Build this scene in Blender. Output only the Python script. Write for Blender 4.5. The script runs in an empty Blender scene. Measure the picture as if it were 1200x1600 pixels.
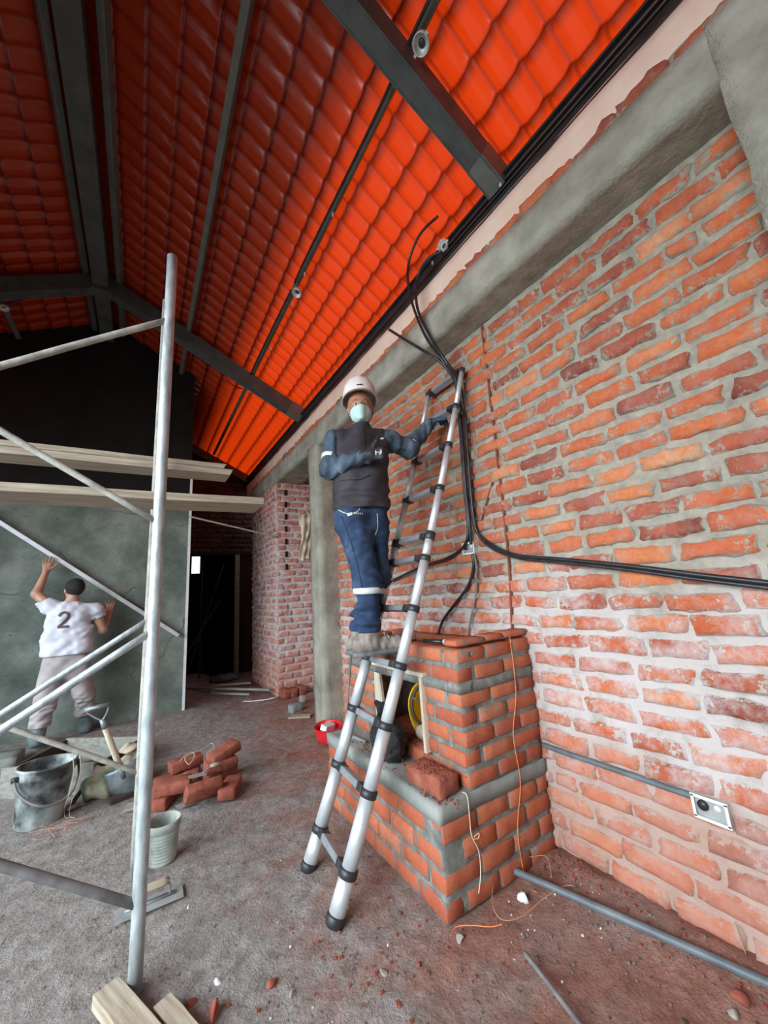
import bpy, math, random
import numpy as np
from mathutils import Vector, Matrix, noise
from mathutils.bvhtree import BVHTree

SC = bpy.context.scene
COL = SC.collection
rnd = random.Random(7)

# ------------------------------------------------------------------ camera
H = 1.4                                   # eye height
YAW, PITCH, ROLL = map(math.radians, (32.924, 11.459, -3.905))
FPX = 590.4
_f = Vector((math.sin(YAW)*math.cos(PITCH), math.cos(YAW)*math.cos(PITCH), math.sin(PITCH)))
_r = Vector((math.cos(YAW), -math.sin(YAW), 0)); _u = _r.cross(_f)
RT = _r*math.cos(ROLL) + _u*math.sin(ROLL)
UP = -_r*math.sin(ROLL) + _u*math.cos(ROLL)
CAM = Vector((0, 0, H))
cd = bpy.data.cameras.new('camera'); cd.sensor_fit = 'VERTICAL'; cd.sensor_height = 24
cd.lens = FPX/1600*24; cd.clip_start = .05; cd.clip_end = 200
cam = bpy.data.objects.new('camera', cd); COL.objects.link(cam)
cam.matrix_world = Matrix(((RT.x, UP.x, -_f.x, 0), (RT.y, UP.y, -_f.y, 0), (RT.z, UP.z, -_f.z, H), (0, 0, 0, 1)))
SC.camera = cam

# ------------------------------------------------------------------ light
w = bpy.data.worlds.new('sky'); SC.world = w; w.use_nodes = True
_t = w.node_tree; bg = _t.nodes['Background']
_c = _t.nodes.new('ShaderNodeTexCoord'); _s = _t.nodes.new('ShaderNodeSeparateXYZ'); _q = _t.nodes.new('ShaderNodeValToRGB')
_t.links.new(_c.outputs['Generated'], _s.inputs[0]); _t.links.new(_s.outputs[2], _q.inputs[0]); _t.links.new(_q.outputs[0], bg.inputs[0])
_q.color_ramp.elements[0].position = 0.0; _q.color_ramp.elements[0].color = (.030, .028, .025, 1)   # ground outside
_q.color_ramp.elements[1].position = 0.03; _q.color_ramp.elements[1].color = (.80, .90, 1, 1)      # overcast sky
bg.inputs[1].default_value = 1.7
SC.view_settings.view_transform = 'Standard'; SC.view_settings.look = 'None'
SC.view_settings.gamma = 1; SC.view_settings.use_curve_mapping = False
SC.view_settings.exposure = 0.0

def area_light(name, loc, target, sx, sy, power, col, spread=110):
    l = bpy.data.lights.new(name, 'AREA'); l.shape = 'RECTANGLE'; l.size = sx; l.size_y = sy
    l.energy = power; l.color = col; l.spread = math.radians(spread)
    o = bpy.data.objects.new(name, l); COL.objects.link(o); o.location = loc
    o.rotation_euler = (Vector(target)-Vector(loc)).to_track_quat('-Z', 'Y').to_euler()
    return o
# daylight through the open side of the building and its front corner
area_light('daylight_open_side', (-3.3, 1.4, 2.3), (1.2, 2.6, .3), 5.0, 2.4, 185, (.80, .92, 1))
area_light('daylight_open_corner', (-3.0, -.9, 2.2), (0.9, 1.8, .4), 1.6, 2.2, 45, (.88, .95, 1))

# ------------------------------------------------------------------ tagging helpers
def at(px, py, ax, v):                    # measured pixel -> point on an axis plane
    d = RT*(px-600) + UP*(800-py) + _f*FPX
    t = (v-CAM[ax])/d[ax]
    return CAM + d*t
def atn(px, py, P0, n):                   # measured pixel -> point on a tilted plane
    d = RT*(px-600) + UP*(800-py) + _f*FPX
    return CAM + d*((Vector(P0)-CAM).dot(n)/d.dot(n))

def tag(o, label=None, cat=None, group=None, kind=None):
    if label: o['label'] = label
    if cat: o['category'] = cat
    if group: o['group'] = group
    if kind: o['kind'] = kind
    return o
def empty(name, loc=(0, 0, 0), rot=(0, 0, 0), **k):
    o = bpy.data.objects.new(name, None); COL.objects.link(o); o.location = loc; o.rotation_euler = rot
    o.empty_display_size = .1
    return tag(o, **k)
def mesh(name, verts, faces, mat=None, parent=None, smooth=False, attrs=None, **k):
    me = bpy.data.meshes.new(name); me.from_pydata([tuple(v) for v in verts], [], [tuple(f) for f in faces])
    if smooth: me.polygons.foreach_set('use_smooth', [True]*len(me.polygons))
    if attrs is not None:
        a = me.color_attributes.new('brick', 'FLOAT_COLOR', 'POINT')
        a.data.foreach_set('color', np.asarray(attrs, dtype=np.float32).ravel())
    if mat: me.materials.append(mat)
    me.update()
    o = bpy.data.objects.new(name, me); COL.objects.link(o)
    if parent: o.parent = parent
    return tag(o, **k)
def bevel(o, wd=.004, seg=2):
    m = o.modifiers.new('bevel', 'BEVEL'); m.width = wd; m.segments = seg; m.limit_method = 'ANGLE'
    return o
def copy_tree(o, parent=None):
    c = o.copy(); COL.objects.link(c); c.parent = parent
    for ch in [x for x in o.children]: copy_tree(ch, c)
    return c

class MB:
    def __init__(s): s.v = []; s.f = []
    def add(s, v, f):
        n = len(s.v); s.v += [Vector(x) for x in v]; s.f += [tuple(i+n for i in q) for q in f]; return s
    def box(s, c, sz, rot=None):
        c = Vector(c); hx, hy, hz = sz[0]/2, sz[1]/2, sz[2]/2
        R = rot if rot is not None else Matrix.Identity(3)
        vs = [c + R @ Vector((x*hx, y*hy, z*hz)) for x in (-1, 1) for y in (-1, 1) for z in (-1, 1)]
        return s.add(vs, [(0, 1, 3, 2), (4, 6, 7, 5), (0, 4, 5, 1), (2, 3, 7, 6), (0, 2, 6, 4), (1, 5, 7, 3)])
    def beam(s, A, B, wd, ht, up=(0, 0, 1)):
        A, B = Vector(A), Vector(B); d = (B-A); L = d.length; d.normalize()
        sd = d.cross(Vector(up)).normalized(); u = sd.cross(d)
        R = Matrix((d, sd, u)).transposed()
        return s.box((A+B)/2, (L, wd, ht), R)
    def tube(s, pts, r, n=12, cap=True, closed=False):
        pts = [Vector(p) for p in pts]; m = len(pts)
        rs = r if isinstance(r, (list, tuple)) else [r]*m
        T = []
        for i in range(m):
            a = pts[(i-1) % m] if (i > 0 or closed) else pts[i]
            b = pts[(i+1) % m] if (i < m-1 or closed) else pts[i]
            T.append((b-a).normalized())
        t0 = T[0]; nrm = t0.orthogonal().normalized(); base = len(s.v)
        for i in range(m):
            if i:
                q = T[i-1].rotation_difference(T[i]); nrm = q @ nrm
            bn = T[i].cross(nrm).normalized(); nn = bn.cross(T[i])
            for k in range(n):
                a = 2*math.pi*k/n
                s.v.append(pts[i] + (nn*math.cos(a)+bn*math.sin(a))*rs[i])
        for i in range(m if closed else m-1):
            j = (i+1) % m
            for k in range(n):
                k2 = (k+1) % n
                s.f.append((base+i*n+k, base+i*n+k2, base+j*n+k2, base+j*n+k))
        if cap and not closed:
            s.f.append(tuple(base+k for k in range(n))[::-1])
            s.f.append(tuple(base+(m-1)*n+k for k in range(n)))
        return s
    def lathe(s, prof, n=32, c=(0, 0, 0), M=None, wob=0, seed=0):
        base = len(s.v); c = Vector(c); r_ = random.Random(seed)
        for (r, z) in prof:
            for k in range(n):
                a = 2*math.pi*k/n
                rr = r*(1+wob*math.sin(3*a+seed)+wob*.6*math.sin(5*a+z*20+seed))
                p = Vector((rr*math.cos(a), rr*math.sin(a), z))
                s.v.append(c + (M @ p if M is not None else p))
        for i in range(len(prof)-1):
            for k in range(n):
                k2 = (k+1) % n
                s.f.append((base+i*n+k, base+i*n+k2, base+(i+1)*n+k2, base+(i+1)*n+k))
        return s
    def build(s, name, mat=None, parent=None, smooth=False, **k):
        return mesh(name, s.v, s.f, mat, parent, smooth, **k)

def smooth_path(P, n=8, closed=False):    # catmull-rom
    P = [Vector(p) for p in P]; out = []
    m = len(P)
    for i in range(m-1):
        p0 = P[max(i-1, 0)]; p1 = P[i]; p2 = P[i+1]; p3 = P[min(i+2, m-1)]
        for k in range(n):
            t = k/n
            out.append(.5*((2*p1)+(p2-p0)*t+(2*p0-5*p1+4*p2-p3)*t*t+(-p0+3*p1-3*p2+p3)*t**3))
    out.append(P[-1]); return out

# ------------------------------------------------------------------ materials
class NT:
    def __init__(s, name):
        s.m = bpy.data.materials.new(name); s.m.use_nodes = True; s.t = s.m.node_tree
        s.b = s.t.nodes['Principled BSDF']; s.out = s.t.nodes['Material Output']
        s.co = s.t.nodes.new('ShaderNodeTexCoord')
    def n(s, ty, **k):
        x = s.t.nodes.new(ty)
        for a, b in k.items(): setattr(x, a, b)
        return x
    def l(s, a, b): s.t.links.new(a, b)
    def noise(s, scale, detail=4, rough=.6, vec=None, dist=0, stretch=None):
        x = s.n('ShaderNodeTexNoise'); x.inputs['Scale'].default_value = scale
        x.inputs['Detail'].default_value = detail; x.inputs['Roughness'].default_value = rough
        x.inputs['Distortion'].default_value = dist
        src = vec or s.co.outputs['Object']
        if stretch:
            mp = s.n('ShaderNodeMapping'); mp.inputs['Scale'].default_value = stretch
            s.l(src, mp.inputs[0]); src = mp.outputs[0]
        s.l(src, x.inputs['Vector']); return x.outputs['Fac']
    def ramp(s, fac, stops):
        x = s.n('ShaderNodeValToRGB'); e = x.color_ramp.elements
        while len(e) < len(stops): e.new(.5)
        for i, (p, c) in enumerate(stops):
            e[i].position = p; e[i].color = (*c, 1) if not isinstance(c, (int, float)) else (c, c, c, 1)
        s.l(fac, x.inputs[0]); return x.outputs[0]
    def math(s, op, a, b=None, clamp=False):
        x = s.n('ShaderNodeMath', operation=op, use_clamp=clamp)
        for i, v in enumerate((a, b)):
            if v is None: continue
            if isinstance(v, (int, float)): x.inputs[i].default_value = v
            else: s.l(v, x.inputs[i])
        return x.outputs[0]
    def mix(s, fac, a, b, mode='MIX'):
        x = s.n('ShaderNodeMix', data_type='RGBA', blend_type=mode)
        for i, v in ((0, fac), (6, a), (7, b)):
            if isinstance(v, (int, float)): x.inputs[i].default_value = v
            elif isinstance(v, tuple): x.inputs[i].default_value = (*v, 1)
            else: s.l(v, x.inputs[i])
        return x.outputs[2]
    def bump(s, h, strength=.3, dist=.01):
        x = s.n('ShaderNodeBump'); x.inputs['Strength'].default_value = strength
        x.inputs['Distance'].default_value = dist; s.l(h, x.inputs['Height'])
        s.l(x.outputs[0], s.b.inputs['Normal'])
    def base(s, c):
        if isinstance(c, tuple): s.b.inputs['Base Color'].default_value = (*c, 1)
        else: s.l(c, s.b.inputs['Base Color'])
    def set(s, **k):
        nm = {'rough': 'Roughness', 'metal': 'Metallic', 'spec': 'Specular IOR Level', 'sheen': 'Sheen Weight', 'coat': 'Coat Weight', 'trans': 'Transmission Weight', 'alpha': 'Alpha'}
        for a, b in k.items():
            if isinstance(b, (int, float)): s.b.inputs[nm[a]].default_value = b
            else: s.l(b, s.b.inputs[nm[a]])
        return s
def simple(name, c1, c2=None, scale=12, rough=.7, metal=0, bump=.15, bd=.004, detail=5, stretch=None, lo=.35, hi=.65, spec=.5, c3=None):
    t = NT(name); f = t.noise(scale, detail, stretch=stretch)
    if c2 is None: c2 = tuple(min(1, x*1.25) for x in c1)
    st = [(lo, c1), (hi, c2)]
    if c3: st = [(lo, c1), ((lo+hi)/2, c2), (hi, c3)]
    t.base(t.ramp(f, st)); t.set(rough=rough, metal=metal, spec=spec)
    if bump: t.bump(t.noise(scale*3, 6, .7, stretch=stretch), bump, bd)
    return t.m

def brick_mat(name, cols, mort, white=0.0, smear=1.0, whitez=1.25):
    t = NT(name)
    at_ = t.n('ShaderNodeAttribute', attribute_name='brick'); sp = t.n('ShaderNodeSeparateColor')
    t.l(at_.outputs['Color'], sp.inputs[0]); tint, edge, mo = sp.outputs
    n1 = t.noise(9, 5); n2 = t.noise(45, 6, .7); n3 = t.noise(3, 3); n4 = t.noise(150, 4, .7)
    f = t.math('ADD', tint, t.math('MULTIPLY', t.math('SUBTRACT', n1, .5), .55))
    c = t.ramp(f, cols)
    c = t.mix(t.ramp(t.noise(22, 7, .75), [(.50, 0.0), (.72, .50)]), c, tuple(min(1, x*1.1) for x in mort))
    c = t.mix(t.ramp(n2, [(.35, .0), (.75, .45)]), c, tuple(x*.55 for x in cols[1][1]))
    mc = t.ramp(t.noise(16, 6, .7), [(.3, tuple(x*.62 for x in mort)), (.55, mort), (.75, tuple(min(1, x*1.3) for x in mort))])
    # mortar squeezed over the brick edges
    ef = t.math('ADD', edge, t.math('MULTIPLY', t.math('SUBTRACT', n2, .5), 1.5*smear))
    ef = t.math('ADD', ef, t.math('MULTIPLY', t.math('SUBTRACT', n1, .5), 1.2*smear))
    ef = t.ramp(t.math('ADD', ef, t.math('MULTIPLY', t.math('SUBTRACT', n4, .5), .35)), [(.74, 0.0), (.88, 1.0)])
    ef = t.math('MAXIMUM', ef, mo)
    c = t.mix(ef, c, mc)
    if white:
        g = t.n('ShaderNodeNewGeometry'); sx = t.n('ShaderNodeSeparateXYZ'); t.l(g.outputs['Position'], sx.inputs[0])
        zz = t.math('ADD', sx.outputs[2], t.math('MULTIPLY', t.math('SUBTRACT', n3, .5), .9))
        zr = t.ramp(t.math('DIVIDE', zz, 3.0), [(0.0, .42), (.45/3, .62), (.65/3, .98), (whitez/3*.95, .85), (whitez/3*1.2, .14), (1.0, .06)])
        pf = t.ramp(t.math('ADD', t.noise(7, 7, .75), t.math('MULTIPLY', ef, .16)), [(.42, 0.0), (.66, 1.0)])
        c = t.mix(t.math('MULTIPLY', t.math('MULTIPLY', pf, zr), white), c, (.56, .50, .485))
        dz_ = t.ramp(t.math('DIVIDE', zz, 3.0), [(0.0, .62), (.13, .50), (.20, 0.0)])        # brick dust settled on the foot of the wall
        c = t.mix(t.math('MULTIPLY', dz_, t.ramp(n1, [(.3, .5), (.6, 1.0)])), c, (.47, .235, .17))
    # fine dust and specks
    c = t.mix(t.ramp(n4, [(.62, 0.0), (.75, .35)]), c, (.62, .55, .50))
    t.base(c); t.set(rough=.9, spec=.2)
    t.bump(t.math('ADD', t.math('MULTIPLY', n2, .6), t.math('MULTIPLY', n4, .4)), .55, .006)
    return t.m

M = {}
M['brick_wall'] = brick_mat('old_brick', [(.0, (.17, .055, .045)), (.22, (.40, .095, .05)), (.55, (.58, .135, .045)), (.80, (.64, .20, .075)), (1.0, (.66, .34, .19))], (.315, .285, .22), white=.9, smear=1.5)
M['brick_pier'] = brick_mat('pier_brick', [(.05, (.34, .08, .06)), (.3, (.54, .13, .08)), (.6, (.64, .19, .11)), (.95, (.72, .40, .30))], (.60, .54, .49), white=.95, smear=1.5, whitez=2.6)
M['brick_new'] = brick_mat('new_brick', [(.05, (.33, .080, .045)), (.3, (.44, .110, .055)), (.6, (.53, .145, .068)), (.95, (.60, .22, .12))], (.20, .205, .18), smear=.9)
M['brick_loose'] = simple('loose_brick', (.17, .045, .030), (.30, .080, .047), scale=14, rough=.9, bump=.6, bd=.008, c3=(.40, .14, .09), lo=.3, hi=.7)
M['concrete'] = simple('rough_concrete', (.20, .19, .145), (.335, .32, .255), scale=3.5, rough=.9, bump=.9, bd=.02, c3=(.46, .44, .37), lo=.3, hi=.72, detail=8)
M['mortar'] = simple('grey_mortar', (.13, .135, .12), (.22, .225, .20), scale=18, rough=.92, bump=.9, bd=.012, c3=(.34, .34, .31), lo=.3, hi=.75, detail=8)
M['cement_band'] = simple('cement_band', (.17, .185, .17), (.26, .275, .25), scale=6, rough=.9, bump=.35, bd=.006, c3=(.36, .37, .33), lo=.3, hi=.75)
M['pink_plaster'] = simple('pinkish_plaster', (.76, .56, .43), (.84, .66, .53), scale=5, rough=.85, bump=.25, bd=.004)
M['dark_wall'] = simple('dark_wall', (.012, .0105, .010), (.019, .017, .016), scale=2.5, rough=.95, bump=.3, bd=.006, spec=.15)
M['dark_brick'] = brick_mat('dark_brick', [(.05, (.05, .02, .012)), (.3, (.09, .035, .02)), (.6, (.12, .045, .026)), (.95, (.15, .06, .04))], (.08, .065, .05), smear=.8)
M['steel'] = simple('dark_painted_steel', (.050, .058, .055), (.075, .084, .078), scale=7, rough=.55, metal=.0, bump=.08, c3=(.11, .115, .105), lo=.35, hi=.8)
M['purlin'] = simple('grey_purlin_steel', (.12, .13, .11), (.17, .18, .155), scale=9, rough=.5, metal=.2, bump=.05)
M['black_steel'] = simple('black_eave_steel', (.016, .016, .016), (.03, .03, .028), scale=8, rough=.45, bump=.05)
M['galv'] = simple('galvanised_pipe', (.24, .27, .27), (.44, .49, .50), scale=16, rough=.55, metal=.35, bump=.35, bd=.002, c3=(.62, .66, .66), lo=.25, hi=.75, stretch=(2.5, 2.5, .7), detail=8)
M['galv_dirty'] = simple('mortar_crusted_pipe', (.27, .26, .22), (.40, .39, .34), scale=18, rough=.8, metal=.1, bump=.8, bd=.006, c3=(.55, .54, .49), lo=.3, hi=.75)
M['dark_pipe'] = simple('dark_weathered_pipe', (.10, .10, .11), (.19, .18, .18), scale=12, rough=.6, metal=.2, bump=.2, c3=(.26, .25, .26), lo=.3, hi=.7)
M['alu'] = simple('brushed_aluminium', (.60, .64, .66), (.74, .78, .80), scale=9, rough=.48, metal=.55, bump=.04, bd=.001, c3=(.60, .62, .61), lo=.3, hi=.8)
M['alu_flat'] = simple('grey_rung_aluminium', (.36, .40, .43), (.48, .52, .55), scale=9, rough=.4, metal=.6, bump=.05, bd=.001)
M['black_plastic'] = simple('black_plastic', (.018, .019, .021), (.035, .036, .038), scale=20, rough=.45, bump=.05)
M['cable'] = simple('black_conduit', (.013, .013, .014), (.028, .028, .030), scale=14, rough=.32, bump=.05)
M['grey_pvc'] = simple('grey_plastic_conduit', (.085, .105, .115), (.14, .165, .18), scale=8, rough=.5, bump=.05, c3=(.24, .24, .24), lo=.35, hi=.8)
M['white_metal'] = simple('galvanised_box', (.52, .53, .50), (.68, .69, .66), scale=22, rough=.45, metal=.3, bump=.1)
M['white_plastic'] = simple('white_plastic', (.70, .70, .68), (.82, .82, .80), scale=10, rough=.45, bump=.02)
M['wood'] = simple('grey_pine_board', (.27, .215, .155), (.40, .335, .25), scale=6, rough=.8, bump=.25, bd=.003, stretch=(.6, 9, 9), c3=(.54, .47, .38), lo=.3, hi=.72)
M['wood_pale'] = simple('pale_raw_wood', (.50, .43, .31), (.66, .58, .44), scale=7, rough=.8, bump=.2, bd=.003, stretch=(9, 9, .8), c3=(.74, .68, .55), lo=.3, hi=.72)
M['wood_grey'] = simple('cement_dusted_wood', (.20, .20, .17), (.30, .30, .26), scale=7, rough=.9, bump=.4, bd=.004, stretch=(.8, 5, 5), c3=(.38, .38, .34), lo=.3, hi=.75)
M['wood_dark'] = simple('dark_brown_wood', (.035, .028, .022), (.07, .055, .042), scale=7, rough=.85, bump=.3, bd=.004)  # mottled dark brown tone, also on trough sides and passage poles
M['orange_string'] = simple('orange_string', (.75, .20, .06), (.85, .28, .10), scale=30, rough=.7, bump=0)
M['cream_string'] = simple('cream_string', (.58, .50, .36), (.70, .62, .46), scale=30, rough=.8, bump=0)
M['faded_string'] = simple('faded_red_string', (.42, .20, .16), (.52, .28, .22), scale=30, rough=.8, bump=0)
M['rust_wire'] = simple('rusty_tie_wire', (.40, .20, .12), (.56, .32, .20), scale=30, rough=.7, bump=0)
M['jeans'] = simple('blue_denim', (.007, .018, .048), (.018, .045, .105), scale=5.5, rough=.85, bump=.5, bd=.006, c3=(.085, .125, .190), lo=.30, hi=.74, detail=8)
M['vest'] = simple('dark_aubergine_vest', (.020, .015, .020), (.034, .027, .033), scale=6, rough=.75, bump=.35, bd=.006, c3=(.055, .048, .052), lo=.35, hi=.8)
M['sleeve'] = simple('navy_denim_sleeve', (.024, .040, .062), (.055, .082, .115), scale=7, rough=.8, bump=.5, bd=.008, c3=(.15, .19, .235), lo=.33, hi=.75, detail=8)
M['reflective'] = simple('silver_reflective_tape', (.55, .57, .56), (.68, .70, .69), scale=20, rough=.4, bump=.05)
M['glove'] = simple('black_work_glove', (.012, .012, .014), (.030, .030, .034), scale=30, rough=.6, bump=.3)
M['glove_blue'] = simple('blue_work_glove', (.018, .045, .085), (.035, .07, .12), scale=30, rough=.6, bump=.3)
M['skin'] = simple('brown_skin', (.30, .135, .075), (.40, .19, .11), scale=9, rough=.5, bump=.08, bd=.002)
M['skin_light'] = simple('light_brown_skin', (.46, .25, .17), (.58, .34, .24), scale=9, rough=.5, bump=.08, bd=.002)
M['hair'] = simple('short_black_hair', (.010, .009, .009), (.025, .022, .020), scale=90, rough=.7, bump=.8, bd=.006)
M['eye_white'] = simple('eye_white', (.7, .68, .64), (.78, .75, .72), rough=.2, bump=0)
M['eye_dark'] = simple('dark_iris', (.02, .012, .008), (.03, .018, .012), rough=.15, bump=0)
M['helmet'] = simple('white_hard_hat', (.72, .64, .60), (.82, .76, .72), scale=6, rough=.35, bump=.02)
M['mask'] = simple('pale_green_face_mask', (.42, .60, .57), (.54, .70, .66), scale=8, rough=.8, bump=.15, bd=.002)
M['boot'] = simple('dusty_leather_boot', (.13, .11, .09), (.27, .235, .195), scale=12, rough=.85, bump=.5, bd=.004, c3=(.40, .35, .30), lo=.3, hi=.75)
M['sole'] = simple('grey_boot_sole', (.10, .11, .11), (.20, .22, .22), scale=14, rough=.85, bump=.3)
M['tshirt'] = simple('white_cotton_shirt', (.62, .66, .76), (.74, .77, .84), scale=6, rough=.85, bump=.3, bd=.006)
M['number'] = simple('brown_print', (.10, .065, .065), (.15, .10, .10), scale=20, rough=.8, bump=0)
M['trousers'] = simple('dusty_beige_trousers', (.36, .32, .32), (.47, .42, .42), scale=5, rough=.9, bump=.5, bd=.008, c3=(.55, .50, .50), lo=.3, hi=.75)
M['rubber_boot'] = simple('grey_rubber_boot', (.085, .12, .13), (.17, .22, .23), scale=9, rough=.6, bump=.2, c3=(.32, .38, .39), lo=.3, hi=.75)
M['red_plastic'] = simple('red_hard_hat', (.62, .012, .018), (.72, .03, .035), scale=8, rough=.35, bump=.02)
M['yellow_plastic'] = simple('yellow_hard_hat', (.72, .42, .015), (.80, .52, .03), scale=8, rough=.35, bump=.02)
M['bag_black'] = simple('black_bin_bag', (.008, .008, .010), (.018, .018, .022), scale=16, rough=.25, bump=.9, bd=.015)
M['bucket'] = simple('mortar_stained_black_bucket', (.035, .040, .040), (.22, .25, .245), scale=4, rough=.75, bump=.5, bd=.005, c3=(.46, .50, .49), lo=.38, hi=.58, detail=8)
M['bucket_in'] = simple('dark_bucket_inside', (.02, .024, .024), (.06, .07, .07), scale=8, rough=.7)
M['white_bucket'] = simple('dirty_white_bucket', (.22, .25, .22), (.40, .44, .39), scale=7, rough=.6, bump=.3, bd=.003, c3=(.55, .58, .53), lo=.3, hi=.7)
M['sack'] = simple('cream_woven_sack', (.09, .20, .11), (.42, .40, .30), scale=4, rough=.9, bump=.5, bd=.01, c3=(.58, .55, .44), lo=.36, hi=.62)
M['shovel_metal'] = simple('worn_shovel_steel', (.16, .19, .20), (.30, .34, .36), scale=10, rough=.5, metal=.5, bump=.2, c3=(.45, .49, .50), lo=.3, hi=.8)
M['trowel_steel'] = simple('trowel_steel', (.34, .36, .36), (.46, .48, .47), scale=14, rough=.5, metal=.4, bump=.15)
M['stone'] = simple('grey_rubble', (.26, .23, .20), (.42, .38, .34), scale=25, rough=.9, bump=.5)
M['grit'] = simple('dusty_grit', (.14, .12, .105), (.24, .21, .19), scale=40, rough=.95, bump=.3)
M['white_stone'] = simple('white_plaster_crumb', (.66, .66, .66), (.80, .80, .80), scale=25, rough=.8, bump=.4)
M['cardboard'] = simple('worn_cardboard', (.42, .34, .25), (.55, .46, .35), scale=9, rough=.9, bump=.3)
M['paper'] = simple('yellowed_paper_sack', (.50, .42, .28), (.64, .56, .40), scale=6, rough=.9, bump=.6, bd=.01)
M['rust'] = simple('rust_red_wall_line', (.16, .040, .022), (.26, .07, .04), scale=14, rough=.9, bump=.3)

# plastered wall, greenish grey with trowel marks and cracks
t = NT('grey_green_plaster')
n1 = t.noise(2.2, 8, .65); n2 = t.noise(26, 6, .7); n3 = t.noise(7, 5, .6, stretch=(1, 1, 2.2), dist=1.5)
vo = t.n('ShaderNodeTexVoronoi', feature='DISTANCE_TO_EDGE'); vo.inputs['Scale'].default_value = 1.1
dn = t.n('ShaderNodeTexNoise'); dn.inputs['Scale'].default_value = 3; t.l(t.co.outputs['Object'], dn.inputs['Vector'])
t.l(t.mix(.25, t.co.outputs['Object'], dn.outputs['Color']), vo.inputs['Vector'])
cr = t.math('MULTIPLY', t.ramp(vo.outputs['Distance'], [(0.0, 1.0), (.006, 0.0)]), t.ramp(n1, [(.5, 0.0), (.6, 1.0)]))
pit = t.ramp(t.noise(38, 3, .5), [(.68, 0.0), (.74, 1.0)])
c = t.ramp(n1, [(.3, (.080, .102, .085)), (.48, (.140, .172, .146)), (.66, (.25, .285, .245))])
c = t.mix(t.math('MULTIPLY', t.ramp(n3, [(.5, 0.0), (.7, 1.0)]), .35), c, (.20, .215, .19))
c = t.mix(t.math('MAXIMUM', cr, t.math('MULTIPLY', pit, .7)), c, (.035, .04, .035))
t.base(c); t.set(rough=.9, spec=.25)
t.bump(t.math('ADD', t.math('MULTIPLY', n2, .4), t.math('ADD', n3, t.math('MULTIPLY', pit, -.8))), .5, .012); M['plaster'] = t.m

# dirt floor: grey-brown dust with brick-red dust on the right
t = NT('dirt_floor')
g = t.n('ShaderNodeNewGeometry'); sx = t.n('ShaderNodeSeparateXYZ'); t.l(g.outputs['Position'], sx.inputs[0])
n1 = t.noise(1.3, 6, .6); n2 = t.noise(14, 7, .7); n3 = t.noise(70, 5, .7); n4 = t.noise(4, 5, .6)
c = t.ramp(n2, [(.28, (.185, .165, .148)), (.5, (.33, .305, .28)), (.72, (.47, .445, .42))])
red = t.ramp(n2, [(.28, (.22, .092, .066)), (.52, (.37, .175, .128)), (.75, (.50, .30, .24))])
dx = t.math('SUBTRACT', sx.outputs[0], t.math('MULTIPLY', sx.outputs[1], .10))
rf = t.ramp(t.math('ADD', t.math('MULTIPLY', dx, .36), t.math('MULTIPLY', t.math('SUBTRACT', n4, .5), 1.0)), [(.10, .03), (.44, .95)])
pm = t.ramp(sx.outputs[1], [(.0, 1.0), (1.0, 1.0)])
c = t.mix(rf, c, red)
c = t.mix(t.ramp(n1, [(.52, 0.0), (.72, .45)]), c, (.34, .33, .31))
c = t.mix(t.ramp(n3, [(.62, 0.0), (.74, .7)]), c, (.42, .38, .35))
c = t.mix(t.ramp(t.noise(33, 3, .5), [(.66, 0.0), (.72, .8)]), c, (.07, .055, .05))
t.base(c); t.set(rough=.93, spec=.2)
t.bump(t.math('ADD', t.math('MULTIPLY', n3, .5), n2), 1.0, .030); M['dirt'] = t.m

# glossy translucent orange tile sheet
t = NT('orange_tile_sheet')
f = t.noise(3, 3)
cc = t.ramp(f, [(.3, (.66, .055, .012)), (.7, (.80, .085, .018))])
t.base(cc); t.set(rough=.30, spec=.6, coat=.5); t.b.inputs['Coat Roughness'].default_value = .12
tr = t.n('ShaderNodeBsdfTranslucent'); tr.inputs[0].default_value = (.95, .055, .003, 1)
mx = t.n('ShaderNodeMixShader'); mx.inputs[0].default_value = .55
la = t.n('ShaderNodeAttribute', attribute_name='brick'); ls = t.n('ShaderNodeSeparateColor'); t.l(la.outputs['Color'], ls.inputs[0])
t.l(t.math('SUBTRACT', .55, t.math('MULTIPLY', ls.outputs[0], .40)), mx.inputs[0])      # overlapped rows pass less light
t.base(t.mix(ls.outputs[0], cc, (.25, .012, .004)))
t.l(t.b.outputs[0], mx.inputs[1]); t.l(tr.outputs[0], mx.inputs[2]); t.l(mx.outputs[0], t.out.inputs[0])
M['roof'] = t.m

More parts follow.
